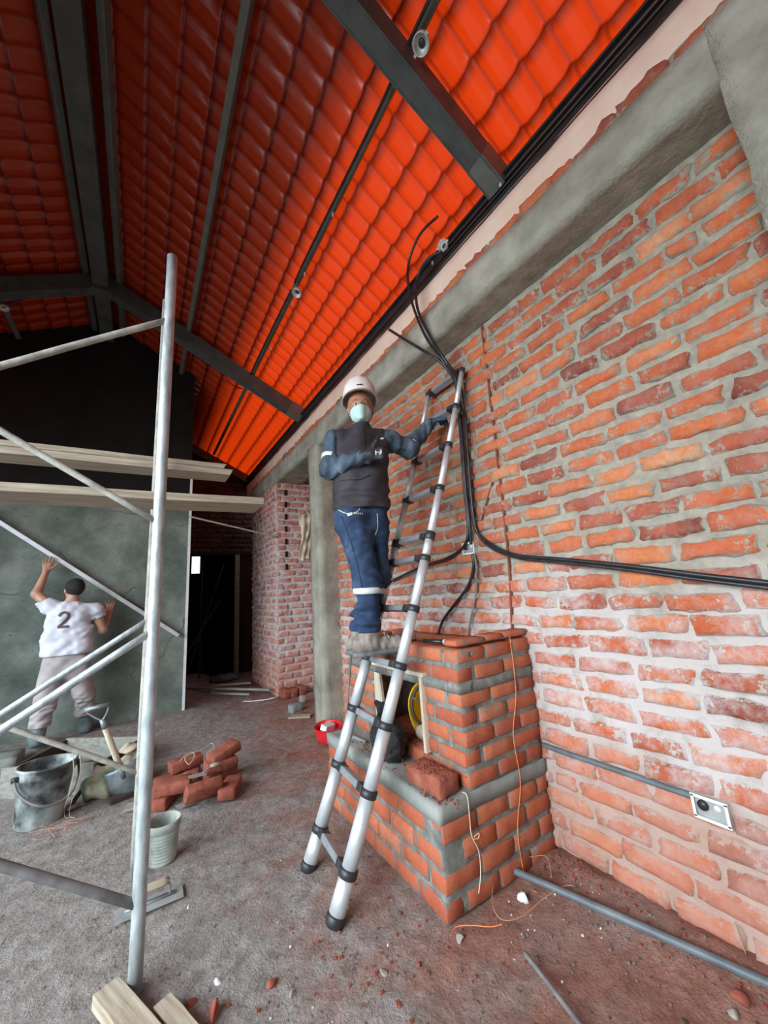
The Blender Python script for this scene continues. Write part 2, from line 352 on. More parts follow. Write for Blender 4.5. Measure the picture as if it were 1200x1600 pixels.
# ------------------------------------------------------------------ masonry
class Masonry:
    def __init__(s): s.v = []; s.f = []; s.a = []
    def quadgrid(s, fn, nu, nv, att):
        b = len(s.v)
        for i in range(nu+1):
            for j in range(nv+1):
                p, a = fn(i/nu, j/nv); s.v.append(tuple(p)); s.a.append(a)
        for i in range(nu):
            for j in range(nv):
                q = b+i*(nv+1)+j
                s.f.append((q, q+nv+1, q+nv+2, q+1))
    def panel(s, O, U, L, Ht, N, course=.1, blen=.24, joint=.024, z0=0, seed=1, skip=None, proud=.014, rough=.004):
        """bricks proud of a mortar bed; O origin, U along, N outward"""
        O, U, N = Vector(O), Vector(U).normalized(), Vector(N).normalized(); Z = Vector((0, 0, 1))
        r = random.Random(seed)
        nu, nv = max(2, int(L/.03)), max(2, int(Ht/.03))
        def mort(a, b):
            x, z = a*L, b*Ht
            d = -.004 + noise.noise(Vector((x*9, z*9, seed)))*.010 + noise.noise(Vector((x*25, z*25, seed)))*.006
            return O+U*x+Z*(z0+z)+N*d, (.5, 1, 1, 1)
        s.quadgrid(mort, nu, nv, None)
        k = 0; z = joint
        while z < Ht-.02:
            h = min(course-joint, Ht-z-.004)
            x = -(blen*.5 if k % 2 else 0) + r.uniform(-.04, .02)
            while x < L-.02:
                bl = blen*r.uniform(.86, 1.08)
                if r.random() < .06: bl *= .55
                x0, x1 = max(x+joint*r.uniform(.3, .8), 0.003), min(x+bl, L-.003)
                if x1-x0 > .03 and not (skip and skip((x0+x1)/2, z0+z+h/2, x0, x1)):
                    tint = min(.9, max(.1, r.gauss(.5, .19)))
                    if r.random() < .07: tint = r.uniform(.05, .25)
                    tl, dz = r.uniform(-.006, .006), r.uniform(-.004, .004)
                    pr = proud*r.uniform(.45, 1.5); hh = h*r.uniform(.86, 1.10)
                    sd = r.random()*100
                    w_, n_i, n_j = x1-x0, 9, 5
                    def fn(a, b):
                        e = max(abs(a-.5), abs(b-.5))*2
                        # push inner rings near the border
                        aa = a; bb = b
                        if n_i >= 3:
                            if 0 < a < .15: aa = .045
                            elif .85 < a < 1: aa = .955
                            if 0 < b < .25: bb = .13
                            elif .75 < b < 1: bb = .87
                        border = a in (0, 1) or b in (0, 1)
                        X = x0+aa*w_; Zz = z+dz+bb*hh+tl*(aa-.5)*2
                        j1 = noise.noise(Vector((X*22, Zz*22, sd)))*.018
                        j2 = noise.noise(Vector((X*18+50, Zz*22, sd)))*.015
                        out = pr+noise.noise(Vector((X*30, Zz*30, sd+9)))*rough
                        if border: out = -.006; j1 *= 1.3
                        if e > .6: X += j1; Zz += j2
                        ea = 1.0 if border else (.62 if e > .55 else .18)
                        return O+U*X+Z*(z0+Zz)+N*out, (tint, ea, 0, 1)
                    s.quadgrid(fn, n_i, n_j, None)
                x += bl
            z += course*r.uniform(.985, 1.015); k += 1
    def brick(s, c, sz, tint, sd, rot=None, smear=.62, rough=.0035):
        """one rounded slightly irregular 3D brick"""
        c = Vector(c); b0 = len(s.v); idx = {}
        ns = [max(3, min(6, int(q/.035)+2)) for q in sz]
        def vert(i, j, k):
            key = (i, j, k)
            if key in idx: return idx[key]
            q = []
            for m_, n_ in ((i, ns[0]), (j, ns[1]), (k, ns[2])):
                t_ = m_/n_*2-1
                q.append(t_)
            p = Vector((q[0]*sz[0]/2, q[1]*sz[1]/2, q[2]*sz[2]/2))
            # snug inner rings to the border
            for ax, m_ in ((0, i), (1, j), (2, k)):
                n_ = ns[ax]
                if m_ == 1: p[ax] = -sz[ax]/2+.007
                if m_ == n_-1: p[ax] = sz[ax]/2-.007
            ext = sum(1 for m_, n_ in ((i, ns[0]), (j, ns[1]), (k, ns[2])) if m_ in (0, n_))
            if ext >= 2:
                for ax, (m_, n_) in enumerate(((i, ns[0]), (j, ns[1]), (k, ns[2]))):
                    if m_ in (0, n_): p[ax] *= 1-.0035/(sz[ax]/2)*(1 if ext == 2 else 1.4)
            wp = p + c
            d = Vector((noise.noise(wp*26+Vector((sd, 0, 0))), noise.noise(wp*26+Vector((0, sd, 3))), noise.noise(wp*26+Vector((7, 2, sd)))))*rough
            p = p+d
            if rot is not None: p = rot @ p
            ed = 1.0 if ext >= 2 else (smear if any(m_ in (1, n_-1) for m_, n_ in ((i, ns[0]), (j, ns[1]), (k, ns[2]))) else .2)
            s.v.append(tuple(c+p)); s.a.append((tint, ed if ed < 1 else .85, 0, 1)); idx[key] = len(s.v)-1
            return idx[key]
        nx, ny, nz = ns
        for (a, b, fx, fl) in ((1, 2, 0, 0), (1, 2, 0, 1), (0, 2, 1, 0), (0, 2, 1, 1), (0, 1, 2, 0), (0, 1, 2, 1)):
            for i in range(ns[a]):
                for j in range(ns[b]):
                    q = []
                    for (di, dj) in ((0, 0), (1, 0), (1, 1), (0, 1)):
                        t_ = [0, 0, 0]; t_[a] = i+di; t_[b] = j+dj; t_[fx] = fl*ns[fx]; q.append(vert(*t_))
                    if (fl == 0) != (fx == 1): q = q[::-1]
                    s.f.append(tuple(q))
    def build(s, name, mat, parent=None, **k):
        return mesh(name, s.v, s.f, mat, parent, True, s.a, **k)

# ================================================================== SETTING
WX = 1.912          # brick face of the right wall
FX = 1.69           # front face of columns and ring beam
ZB = 3.15           # underside of the ring beam
EX, EZ, SL = 1.836, 3.992, .5        # eave line and roof slope
RX = -.54           # ridge
LEX = 2*RX-EX       # left eave
RZ = EZ + SL*(EX-RX)
GY = 5.75           # gable wall face
Y0, Y1 = -1.6, 8.3

def floor_z(x, y):
    b = .09*min(1, max(0, (y-4.7)/.8))*min(1, max(0, (1.2-x)/.6))
    n = noise.noise(Vector((x*1.1, y*1.1, 0)))*.018 + noise.noise(Vector((x*4, y*4, 3)))*.009 + noise.noise(Vector((x*8, y*8, 17)))*.008+noise.noise(Vector((x*16, y*16, 7)))*.006+noise.noise(Vector((x*30, y*30, 7)))*.003
    rub = max(0, 1-abs(x-1.84)/.22)*max(0, min(1, (1.75-y)/.3))*.045
    return b + n + rub
def grid_floor():
    xs = list(np.arange(-4.6, 3.2, .035)); ys = list(np.arange(-2.2, 8.6, .035))
    v = [(x, y, floor_z(x, y)) for y in ys for x in xs]; nx = len(xs)
    f = [(j*nx+i, j*nx+i+1, (j+1)*nx+i+1, (j+1)*nx+i) for j in range(len(ys)-1) for i in range(nx-1)]
    mesh('floor', v, f, M['dirt'], smooth=True, kind='structure', label='uneven dirt floor with grey dust and red brick dust')
grid_floor()

# right wall, old brick
ms = Masonry()
CY = 4.0   # near face of far column
ms.panel((WX, CY+.02, 0), (0, -1, 0), CY+.02-.1, ZB, (-1, 0, 0), seed=3, course=.1005, blen=.255, joint=.027, proud=.018, rough=.009)
wall_r = ms.build('wall_right', M['brick_wall'], kind='structure', label='old orange brick wall with rough grey mortar and white salt stains')
ms = MB(); ms.box((WX+.12, 2.0, 1.6), (.2, 4.6, 3.3)); ms.build('wall_core', M['mortar'], wall_r)
# rust-red lines on the wall
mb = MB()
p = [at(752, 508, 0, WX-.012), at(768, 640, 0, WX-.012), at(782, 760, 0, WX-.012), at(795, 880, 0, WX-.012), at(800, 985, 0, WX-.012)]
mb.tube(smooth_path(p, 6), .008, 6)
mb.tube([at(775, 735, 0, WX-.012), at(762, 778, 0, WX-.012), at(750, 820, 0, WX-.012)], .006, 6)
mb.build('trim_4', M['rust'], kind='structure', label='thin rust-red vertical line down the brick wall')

# ring beam and columns
def rough_block(name, lo, hi, mat, seg=.06, amp=.006, seed=0, **k):
    mb = MB(); lo = Vector(lo); hi = Vector(hi); d = hi-lo
    n = [max(1, int(q/seg)) for q in d]; idx = {}
    def vert(i, j, k_):
        key = (i, j, k_)
        if key not in idx:
            p = Vector((lo.x+d.x*i/n[0], lo.y+d.y*j/n[1], lo.z+d.z*k_/n[2]))
            q = p*5+Vector((seed, 0, 0)); q2 = p*17+Vector((seed, 0, 0))
            p = p + Vector((noise.noise(q), noise.noise(q+Vector((9, 0, 0))), noise.noise(q+Vector((0, 9, 0)))))*amp*1.6 + Vector((noise.noise(q2), noise.noise(q2+Vector((9, 0, 0))), noise.noise(q2+Vector((0, 9, 0)))))*amp*.6
            mb.v.append(p); idx[key] = len(mb.v)-1
        return idx[key]
    for (a, b, fx) in ((1, 2, 0), (0, 2, 1), (0, 1, 2)):
        for fl in (0, 1):
            for i in range(n[a]):
                for j in range(n[b]):
                    q = []
                    for (di, dj) in ((0, 0), (1, 0), (1, 1), (0, 1)):
                        t_ = [0, 0, 0]; t_[a] = i+di; t_[b] = j+dj; t_[fx] = fl*n[fx]; q.append(vert(*t_))
                    if (fl == 0) != (fx == 1): q = q[::-1]
                    mb.f.append(tuple(q))
    return mb.build(name, mat, smooth=True, **k)
rough_block('trim_1', (FX, -1.6, ZB), (WX+.2, 7.3, 3.39), M['concrete'], label='rough grey concrete ring beam along the top of the brick wall', kind='structure')
rough_block('trim_2', (FX-.005, CY, -.05), (WX+.06, CY+.27, ZB+.03), M['concrete'], seed=4, label='square grey concrete column behind the worker', kind='structure')
rough_block('trim_3', (FX-.004, -.25, -.05), (WX+.1, .165, ZB+.25), M['concrete'], seed=9, label='plastered concrete column at the right edge of the view', kind='structure')
# brick course, pinkish plaster strip and black eave channel above the ring beam
ms = Masonry(); ms.panel((FX+.045, 7.3, 0), (0, -1, 0), 8.9, .10, (-1, 0, 0), z0=3.375, seed=12, course=.095, blen=.22, joint=.010, proud=.022, rough=.02)
bc = ms.build('trim_5', M['brick_wall'], label='broken brick course on top of the concrete beam', kind='structure')
mb = MB(); mb.box((FX+.185, 2.85, 3.42), (.26, 8.9, .08)); mb.build('course_core', M['mortar'], bc)
rough_block('trim_6', (FX+.058, -1.6, 3.40), (WX+.1, 7.9, 3.69), M['pink_plaster'], amp=.003, seed=2, label='pinkish plaster strip under the black eave beam', kind='structure')
mb = MB(); mb.box((FX+.155, 3.3, 3.765), (.15, 9.9, .19)); mb.box((FX+.07, 3.3, 3.678), (.03, 9.9, .016)); mb.box((FX+.07, 3.3, 3.852), (.03, 9.9, .016)); mb.tube([(FX+.068, -1.6, 3.765), (FX+.068, 8.2, 3.765)], .007, 8)
bevel(mb.build('steel_eave_beam', M['black_steel'], label='long black steel eave beam running over the brick wall', cat='beam'), .003)

# gable wall: grey plaster below, dark wall above, with the passage to its right
GX1 = .52
def plane_grid(name, O, U, V, L, W_, mat, seg=.06, amp=.006, seed=0, **k):
    O, U, V = Vector(O), Vector(U).normalized(), Vector(V).normalized(); N = U.cross(V)
    nu, nv = max(1, int(L/seg)), max(1, int(W_/seg)); v = []
    for i in range(nu+1):
        for j in range(nv+1):
            p = O+U*(L*i/nu)+V*(W_*j/nv)
            v.append(p+N*(noise.noise(p*3+Vector((seed, 0, 0)))*amp*1.5+noise.noise(p*11)*amp*.5))
    f = [(i*(nv+1)+j, (i+1)*(nv+1)+j, (i+1)*(nv+1)+j+1, i*(nv+1)+j+1) for i in range(nu) for j in range(nv)]
    return mesh(name, v, f, mat, smooth=True, **k)
zs = 2.72
wb = plane_grid('wall_back', (-3.6, GY, -.1), (1, 0, 0), (0, 0, 1), 3.6+GX1, zs+.1, M['plaster'], label='grey-green plastered back wall', kind='structure')
def gable_poly(y, x0, x1, z0, name, mat, th=.2, **k):
    xs = [x for x in (x0, RX, x1) if x0 <= x <= x1]; xs = sorted(set(xs))
    zr = lambda x: EZ+SL*(EX-x)-.0 if x >= RX else EZ+SL*(x-LEX)
    v = []; n = len(xs)
    for yy in (y, y+th):
        for x in xs: v.append((x, yy, z0))
        for x in xs: v.append((x, yy, zr(x)+.05))
    f = []
    for i in range(n-1):
        f.append((i, i+1, n+i+1, n+i)); f.append((2*n+i+1, 2*n+i, 3*n+i, 3*n+i+1))
        f.append((i+1, i, 2*n+i, 2*n+i+1))
    f.append((0, n, 3*n, 2*n)); f.append((n-1, 2*n+n-1, 3*n+n-1, n+n-1))
    return mesh(name, v, f, mat, **k)
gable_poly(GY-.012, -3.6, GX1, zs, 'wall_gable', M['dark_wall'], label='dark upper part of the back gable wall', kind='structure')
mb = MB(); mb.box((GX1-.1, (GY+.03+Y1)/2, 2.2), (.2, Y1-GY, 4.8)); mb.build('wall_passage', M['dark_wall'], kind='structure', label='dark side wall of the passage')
gable_poly(Y0-.2, -3.2, 2.1, 0, 'wall_front', M['plaster'], label='grey plastered wall behind the camera', kind='structure')
# white corner bead on the plaster edge
mb = MB(); mb.box((GX1+.002, GY-.008, 1.62), (.03, .025, 3.16)); mb.build('trim_7', M['white_plastic'], label='white corner strip on the edge of the plastered wall', kind='structure')
# end wall of the passage with its dark doorway
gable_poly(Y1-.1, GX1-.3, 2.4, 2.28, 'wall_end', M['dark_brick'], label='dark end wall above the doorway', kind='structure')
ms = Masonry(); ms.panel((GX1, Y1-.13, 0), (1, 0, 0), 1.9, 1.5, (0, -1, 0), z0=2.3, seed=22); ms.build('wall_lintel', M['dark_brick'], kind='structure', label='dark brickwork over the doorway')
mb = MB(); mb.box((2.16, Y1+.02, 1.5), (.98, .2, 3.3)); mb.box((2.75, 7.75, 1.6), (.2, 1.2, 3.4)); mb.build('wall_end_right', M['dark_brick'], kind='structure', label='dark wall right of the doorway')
mb = MB(); mb.box((1.625, Y1-.16, 1.12), (.09, .09, 2.32)); bevel(mb.build('door_1', M['wood'], kind='structure', label='tan door post at the dark doorway'), .01)
# room beyond the doorway: dark, one small bright window and a slit
BY = 10.2
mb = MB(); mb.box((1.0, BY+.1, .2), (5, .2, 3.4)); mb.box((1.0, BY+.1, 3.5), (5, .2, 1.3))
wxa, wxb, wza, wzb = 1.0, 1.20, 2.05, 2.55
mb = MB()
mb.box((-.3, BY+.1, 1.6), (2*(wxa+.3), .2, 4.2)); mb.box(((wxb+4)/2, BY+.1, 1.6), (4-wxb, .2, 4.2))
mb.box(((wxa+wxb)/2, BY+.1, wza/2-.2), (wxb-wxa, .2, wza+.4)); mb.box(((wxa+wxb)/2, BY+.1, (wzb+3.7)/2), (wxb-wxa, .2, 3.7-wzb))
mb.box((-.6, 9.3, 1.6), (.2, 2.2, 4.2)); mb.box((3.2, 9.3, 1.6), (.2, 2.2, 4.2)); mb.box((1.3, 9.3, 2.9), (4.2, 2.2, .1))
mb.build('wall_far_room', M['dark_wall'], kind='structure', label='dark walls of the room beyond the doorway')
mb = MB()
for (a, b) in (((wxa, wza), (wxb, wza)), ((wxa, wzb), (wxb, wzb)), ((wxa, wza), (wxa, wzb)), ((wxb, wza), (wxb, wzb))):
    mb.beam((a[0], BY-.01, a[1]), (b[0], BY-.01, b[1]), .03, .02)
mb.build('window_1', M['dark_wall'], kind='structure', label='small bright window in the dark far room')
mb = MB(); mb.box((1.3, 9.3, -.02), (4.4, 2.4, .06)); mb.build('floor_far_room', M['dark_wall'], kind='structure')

# far brick pier with toothed edge, and the alcove between it and the column
PY = 5.72
ms = Masonry()
ms.panel((FX+.02, 7.2, 0), (0, -1, 0), 7.2-PY, 3.2, (-1, 0, 0), seed=31, course=.098, blen=.23)
ms.panel((FX+.02, PY, 0), (1, 0, 0), 1.1, 3.2, (0, -1, 0), seed=33, course=.098, blen=.23,
         skip=lambda x, z, a, b: False)
pier = ms.build('wall_pier', M['brick_pier'], kind='structure', label='pale dusty brick pier beyond the concrete column')
mb = MB(); mb.box((FX+.60, (PY+7.2)/2+.03, 1.6), (1.1, 7.2-PY-.02, 3.3)); mb.build('pier_core', M['mortar'], pier)
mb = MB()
for i in range(7):      # dark blocks on the pier face, coloured as the shade in tooth holes
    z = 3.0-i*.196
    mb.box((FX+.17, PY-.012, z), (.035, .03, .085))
mb.build('tooth_shade', M['dark_wall'], pier)
ms = Masonry(); ms.panel((2.6, PY, 0), (0, -1, 0), PY-CY, 3.2, (-1, 0, 0), seed=35); al = ms.build('wall_alcove', M['brick_pier'], kind='structure', label='brick wall at the back of the alcove behind the column')
mb = MB(); mb.box((2.7, 4.9, 1.6), (.2, 1.8, 3.3)); mb.box((2.3, 4.9, 3.25), (.9, 1.7, .1)); mb.build('alcove_core', M['mortar'], al)

# ------------------------------------------------------------------ roof
PITCHX, WAVE = .195, .16
def tile_sheet(sgn, name, label):
    x_e, ln = (EX, EX-RX) if sgn > 0 else (LEX, RX-LEX)
    x_out = .30                                      # overhang past the eave
    ys = np.arange(Y0, Y1+.4, WAVE/8)
    xs = []; step_n = 6
    tot = ln+x_out
    nrow = int(math.ceil(tot/PITCHX))
    for r_ in range(nrow+1):
        for q in (0, .04, .3, .6, .9, .97):
            xv = (r_+q)*PITCHX
            if xv <= tot: xs.append((xv, q))
    xs.append((tot, 0.0))
    v = []; lap = []
    ph = (ys/WAVE) % 1.0
    # flat-bottomed wave: broad bowl, narrow crest
    w_ = np.abs(ph-.5)*2            # 1 at crest, 0 in the middle
    prof = np.clip((w_-.45)/.45, 0, 1); prof = prof*prof*(3-2*prof)
    prof2 = .25*np.exp(-((ph-.28)/.05)**2)
    for (d, q) in xs:               # d measured from ridge downwards
        x = RX+sgn*d
        zb = RZ - SL*d
        stp = (1-q)*.020 if q > .03 else .0
        lift = -(q)*.026            # each row drops away then steps back up
        edge = .55 if q in (.97, 0, .04) else 1.0
        for y_, p_, p2 in zip(ys, prof, prof2):
            v.append((x, float(y_), zb+.045+lift+.034*float(p_)*edge+.010*float(p2)))
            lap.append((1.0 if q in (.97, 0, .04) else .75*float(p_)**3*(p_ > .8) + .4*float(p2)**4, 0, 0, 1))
    ny = len(ys); f = []
    for i in range(len(xs)-1):
        for j in range(ny-1):
            a = i*ny+j
            f.append((a, a+ny, a+ny+1, a+1) if sgn < 0 else (a, a+1, a+ny+1, a+ny))
    return mesh(name, v, f, M['roof'], smooth=True, attrs=lap, kind='structure', label=label)
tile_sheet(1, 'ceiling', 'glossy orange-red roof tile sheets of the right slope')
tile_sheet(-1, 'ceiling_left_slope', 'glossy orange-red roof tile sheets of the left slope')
mb = MB(); mb.beam((RX, Y0, RZ+.09), (RX, Y1+.3, RZ+.09), .34, .03); mb.build('trim_8', M['steel'], kind='structure', label='ridge capping under the roof peak')
mb = MB()  # unseen cover, added so the translucent sheets darken towards the ridge
for q_ in (-1, 1):
    mb.beam((RX+q_*.82, Y0, RZ-SL*.82+.26), (RX+q_*.82, Y1+.3, RZ-SL*.82+.26), 1.84, .01, up=(SL*q_, 0, 1))
mb.build('trim_9_shade', M['steel'], kind='structure', label='unseen cover added over the roof ridge to shade the tile sheets')
# purlins: along the building, just under the sheets
def rz(x): return RZ - SL*abs(x-RX)
def purlin(x, wd, hh, lab, y1=Y1, mat='purlin'):
    mb = MB(); z = rz(x)-hh/2+.012; s_ = 1 if x > RX else -1
    up = Vector((SL*s_, 0, 1)).normalized()
    mb.beam((x, Y0+.05, z), (x, y1, z), wd, hh, up)
    return bevel(mb.build('steel_purlin', M[mat], label=lab, cat='beam', group='steel purlins under the roof sheets'), .004)
purlin(-.385, .05, .07, 'grey steel purlin just right of the ridge beam', GY)
purlin(.345, .05, .07, 'grey steel purlin bare of conduit, first down the right slope', GY)
purlin(1.12, .045, .06, 'steel purlin carrying the black conduit and round boxes', 7.95)
purlin(-.705, .05, .07, 'grey steel purlin just left of the ridge beam', GY)
purlin(-1.43, .05, .07, 'steel purlin at the left edge of the view with one round box', GY)
purlin(-2.45, .05, .07, 'steel purlin low on the left slope', GY)
mb = MB(); mb.box((RX-.015, (Y0+GY)/2, RZ-.175), (.15, GY-Y0, .14))
bevel(mb.build('steel_ridge_beam', M['steel'], label='broad dark steel beam running under the ridge', cat='beam'), .006)
# rafters
def rafter(y, lab, xl=LEX+.02, wd=.12, hh=.17):
    root = empty('steel_rafter', (RX, y, RZ-.08), label=lab, cat='beam', group='dark steel rafters')
    for sg, xe in ((1, FX+.10), (-1, xl)):
        mb = MB(); x_ = RX
        A = Vector((0, 0, -.08)); B = Vector((xe-RX, 0, -.08-SL*abs(xe-RX)))
        mb.beam(A, B, wd, hh)
        # lips of the cold-formed channel
        up = (B-A).normalized().cross(Vector((0, 1, 0)))
        if up.z < 0: up = -up
        for q in (-1, 1):
            mb.beam(A-up*(hh/2)+Vector((0, q*(wd/2-.006), 0)), B-up*(hh/2)+Vector((0, q*(wd/2-.006), 0)), .012, .012)
        bevel(mb.build('rafter_arm', M['steel'], root), .004)
    mb = MB(); mb.box((0, 0, -.12), (.2, wd+.02, .2)); bevel(mb.build('ridge_joint', M['steel'], root), .006)
    mb = MB(); mb.beam((FX+.02-RX-.10, 0, -.08-SL*(FX-RX-.08)), (FX+.10-RX, 0, -.08-SL*(FX+.1-RX)), wd+.008, hh+.008); bevel(mb.build('end_plate', M['purlin'], root), .003)
    return root
rafter(1.16, 'near dark steel rafter crossing the top of the view')
rafter(4.72, 'dark steel rafter meeting the ridge above the scaffold')
root = empty('steel_rafter', (1.2, 8.05, rz(1.2)-.14), label='far dark steel rafter at the end wall', cat='beam', group='dark steel rafters')
mb = MB(); mb.beam((-.6, 0, .3), (.62, 0, -.31), .12, .15); bevel(mb.build('rafter_arm', M['steel'], root), .004)

# ================================================================== FIREPLACE
fp = empty('brick_fireplace', (1.53, 2.1, 0), label='unfinished orange brick fireplace with grey mortar built against the brick wall', cat='fireplace')
OF = Vector((1.53, 2.1, 0))
X0, X1, FY0, FY1 = 1.15, 1.905, 1.50, 2.70        # base block
UX = 1.34                                         # face of the upper block
ms = Masonry(); r = random.Random(5)
def course_leg(p0, axis, length, z, h, depth, start_off, skip=None, bl=.215, sd=0, front=0):
    """one course of bricks: p0 outer corner, axis 'x' or 'y'"""
    t_ = start_off; k = 0
    while t_ < length-.03:
        L_ = min(bl*r.uniform(.92, 1.04), length-t_)
        if length-(t_+L_) < .05: L_ = length-t_
        if not (skip and skip(t_, t_+L_)):
            a, b = t_, t_+L_
            jt = .012
            tint = min(1, max(.1, r.gauss(.52, .17)))
            j = r.uniform(-.004, .004)
            if axis == 'x': c = (p0[0]+(a+b)/2, p0[1]+depth/2+j, z+h/2); sz = (b-a-jt, depth, h)
            else: c = (p0[0]+depth/2+j, p0[1]+(a+b)/2, z+h/2); sz = (depth, b-a-jt, h)
            ms.brick(Vector(c)-OF, sz, tint, r.random()*50)
        t_ += L_; k += 1
low = [0.0, .098, .193, .288]
for k, z in enumerate(low):
    h = .077; o = k % 2
    course_leg((X0, FY0), 'x', X1-X0, z+.005, h, .105, 0 if o else .115)
    course_leg((X0, FY0), 'y', FY1-FY0, z+.005, h, .105, .112 if o else 0)
zu = .452; nc = 7; ch = .0875
OP0, OP1, OZ0, OZ1 = 1.80, 2.34, .53, .915
for k in range(nc):
    z = zu+k*ch+(.028 if k >= 5 else 0); h = .067; o = (k+1) % 2
    hole = (z+h > OZ0 and z < OZ1)
    course_leg((UX, FY0), 'x', X1-UX, z, h, .105, 0 if o else .115)
    if hole:
        course_leg((UX, FY0), 'y', OP0-FY0, z, h, .105, .112 if o else 0)
        course_leg((UX, OP1), 'y', FY1-OP1, z, h, .105, 0, bl=.19)
    else:
        course_leg((UX, FY0), 'y', FY1-FY0, z, h, .105, .112 if o else 0)
    if k > 3: course_leg((UX+.12, FY1-.11), 'x', X1-UX-.12, z, h, .105, 0)
course_leg((UX, FY0), 'x', .36, zu+nc*ch+.024, .030, .10, 0)
course_leg((UX+.36, FY0), 'x', X1-UX-.36, zu+nc*ch+.024, .030, .10, 0, bl=.2)
course_leg((X1-.11, FY0+.12), 'y', FY1-FY0-.24, 1.00, .05, .10, 0)
bk = ms.build('brickwork', M['brick_new'], fp)
# mortar body
def blk(name, lo, hi, mat, parent, seg=.03, amp=.005, seed=0, O=OF):
    o = rough_block(name, Vector(lo)-O, Vector(hi)-O, mat, seg=seg, amp=amp, seed=seed)
    o.parent = parent; return o
blk('mortar_bed', (X0+.007, FY0+.007, 0), (X1-.01, FY1-.01, .40), M['mortar'], fp)
blk('cement_band', (X0-.004, FY0-.004, .375), (X1, FY1, .443), M['cement_band'], fp, amp=.003, seed=3)
g_ = .008
for nm, lo, hi in (('mortar_bed', (UX+g_, FY0+g_, .44), (X1-.01, FY0+.10, 1.055)), ('mortar_bed', (UX+g_, FY0+g_, .44), (UX+.098, OP0-.01, 1.055)),
                   ('mortar_bed', (UX+g_, OP1+.01, .44), (UX+.098, FY1-g_, 1.055)), ('mortar_bed', (UX+g_, OP0-.02, OZ1+.035), (UX+.098, OP1+.02, 1.05)),
                   ('mortar_bed', (UX+g_, OP0-.02, .44), (UX+.098, OP1+.02, OZ0-.02)), ('mortar_bed', (UX+g_, FY1-.10, .44), (X1-.01, FY1-g_, 1.05))):
    blk(nm, lo, hi, M['mortar'], fp)
blk('mortar_joint', (UX-.004, FY0-.004, zu+5*ch-.022), (X1-.01, FY0+.08, zu+5*ch+.03), M['mortar'], fp, seg=.02, amp=.006)
blk('mortar_joint', (UX-.004, FY0-.004, zu+5*ch-.020), (UX+.09, FY1, zu+5*ch+.028), M['mortar'], fp, seg=.02, amp=.006)
blk('hearth_floor', (UX+.03, OP0-.05, .44), (X1-.02, OP1+.05, .525), M['brick_loose'], fp)
# wooden frame of the opening
def sbox(name, c, sz, mat, parent=None, O=Vector((0, 0, 0)), rot=None, bv=.003, **k):
    mb = MB(); mb.box(Vector(c)-O, sz, rot); return bevel(mb.build(name, mat, parent, **k), bv)
sbox('lintel_board', (UX-.006, (OP0+OP1)/2+.02, OZ1+.010), (.04, OP1-OP0+.12, .022), M['wood_pale'], fp, OF)
sbox('frame_stud', (UX-.004, OP0-.006, (OZ0+OZ1)/2+.0), (.035, .022, OZ1-OZ0), M['wood_pale'], fp, OF)
mb = MB(); mb.beam(Vector((UX+.02, OP1-.06, OZ0-.06))-OF, Vector((UX+.02, OP1+.0, OZ1+.03))-OF, .10, .02, up=(1, 0, 0)); bevel(mb.build('frame_board', M['wood_pale'], fp), .002)

# loose brick lying on the ledge
def loose_brick(c, sz, rz, label, rx=0, ry=0, group=None, mat='brick_loose', name='brick', sd=1, rough=.004):
    m_ = Masonry(); m_.brick((0, 0, 0), sz, .5, sd, rough=rough)
    o = m_.build(name, M[mat], label=label, cat='brick', group=group); o.location = c; o.rotation_euler = (rx, ry, rz)
    return o
loose_brick((1.243, 1.655, .487), (.125, .25, .08), 0.06, 'single red brick covered in crumbs lying on the near corner of the fireplace ledge', sd=4, rough=.005)
loose_brick((1.232, 1.825, .462), (.022, .03, .028), .4, 'tiny pale brick chip on the fireplace ledge behind the loose brick', name='brick_chip', mat='white_stone', sd=6)
loose_brick((1.43, 1.88, .548), (.05, .06, .045), .4, 'pinkish brick lump inside the fireplace opening', name='brick_lump', sd=8, rough=.012)
# crumbs
fzz = None
def crumbs(name, spots, mat, n, size, zf, label, seed=2, kind='stuff'):
    mb = MB(); rr = random.Random(seed)
    for _ in range(n):
        (cx, cy, sx_, sy_) = rr.choice(spots)
        x, y = cx+rr.gauss(0, sx_), cy+rr.gauss(0, sy_); s_ = size*rr.uniform(.4, 1.5)
        if kind == 'stuff' and zf is fzz and (x > WX-.03 or (x > 1.12 and 1.47 < y < 2.75) or x < -2.5): continue
        z = zf(x, y)+s_*.25
        vs = [Vector((x, y, z))+Vector((a*s_*rr.uniform(.5, 1), b*s_*rr.uniform(.5, 1), c_*s_*rr.uniform(.3, .8)))*.5 for a in (-1, 1) for b in (-1, 1) for c_ in (-1, 1)]
        mb.add(vs, [(0, 1, 3, 2), (4, 6, 7, 5), (0, 4, 5, 1), (2, 3, 7, 6), (0, 2, 6, 4), (1, 5, 7, 3)])
    return mb.build(name, mat, label=label, cat='rubble', kind=kind)
crumbs('brick_crumbs', [(1.24, 1.66, .035, .07)], M['brick_loose'], 110, .006, lambda x, y: .529, 'red brick crumbs on top of the loose brick')
crumbs('brick_crumbs', [(1.24, 2.2, .04, .25), (1.22, 1.6, .03, .06), (1.42, 1.95, .04, .10)], M['brick_loose'], 260, .009, lambda x, y: .445 if x < 1.335 else .527, 'red brick crumbs scattered along the fireplace ledge')

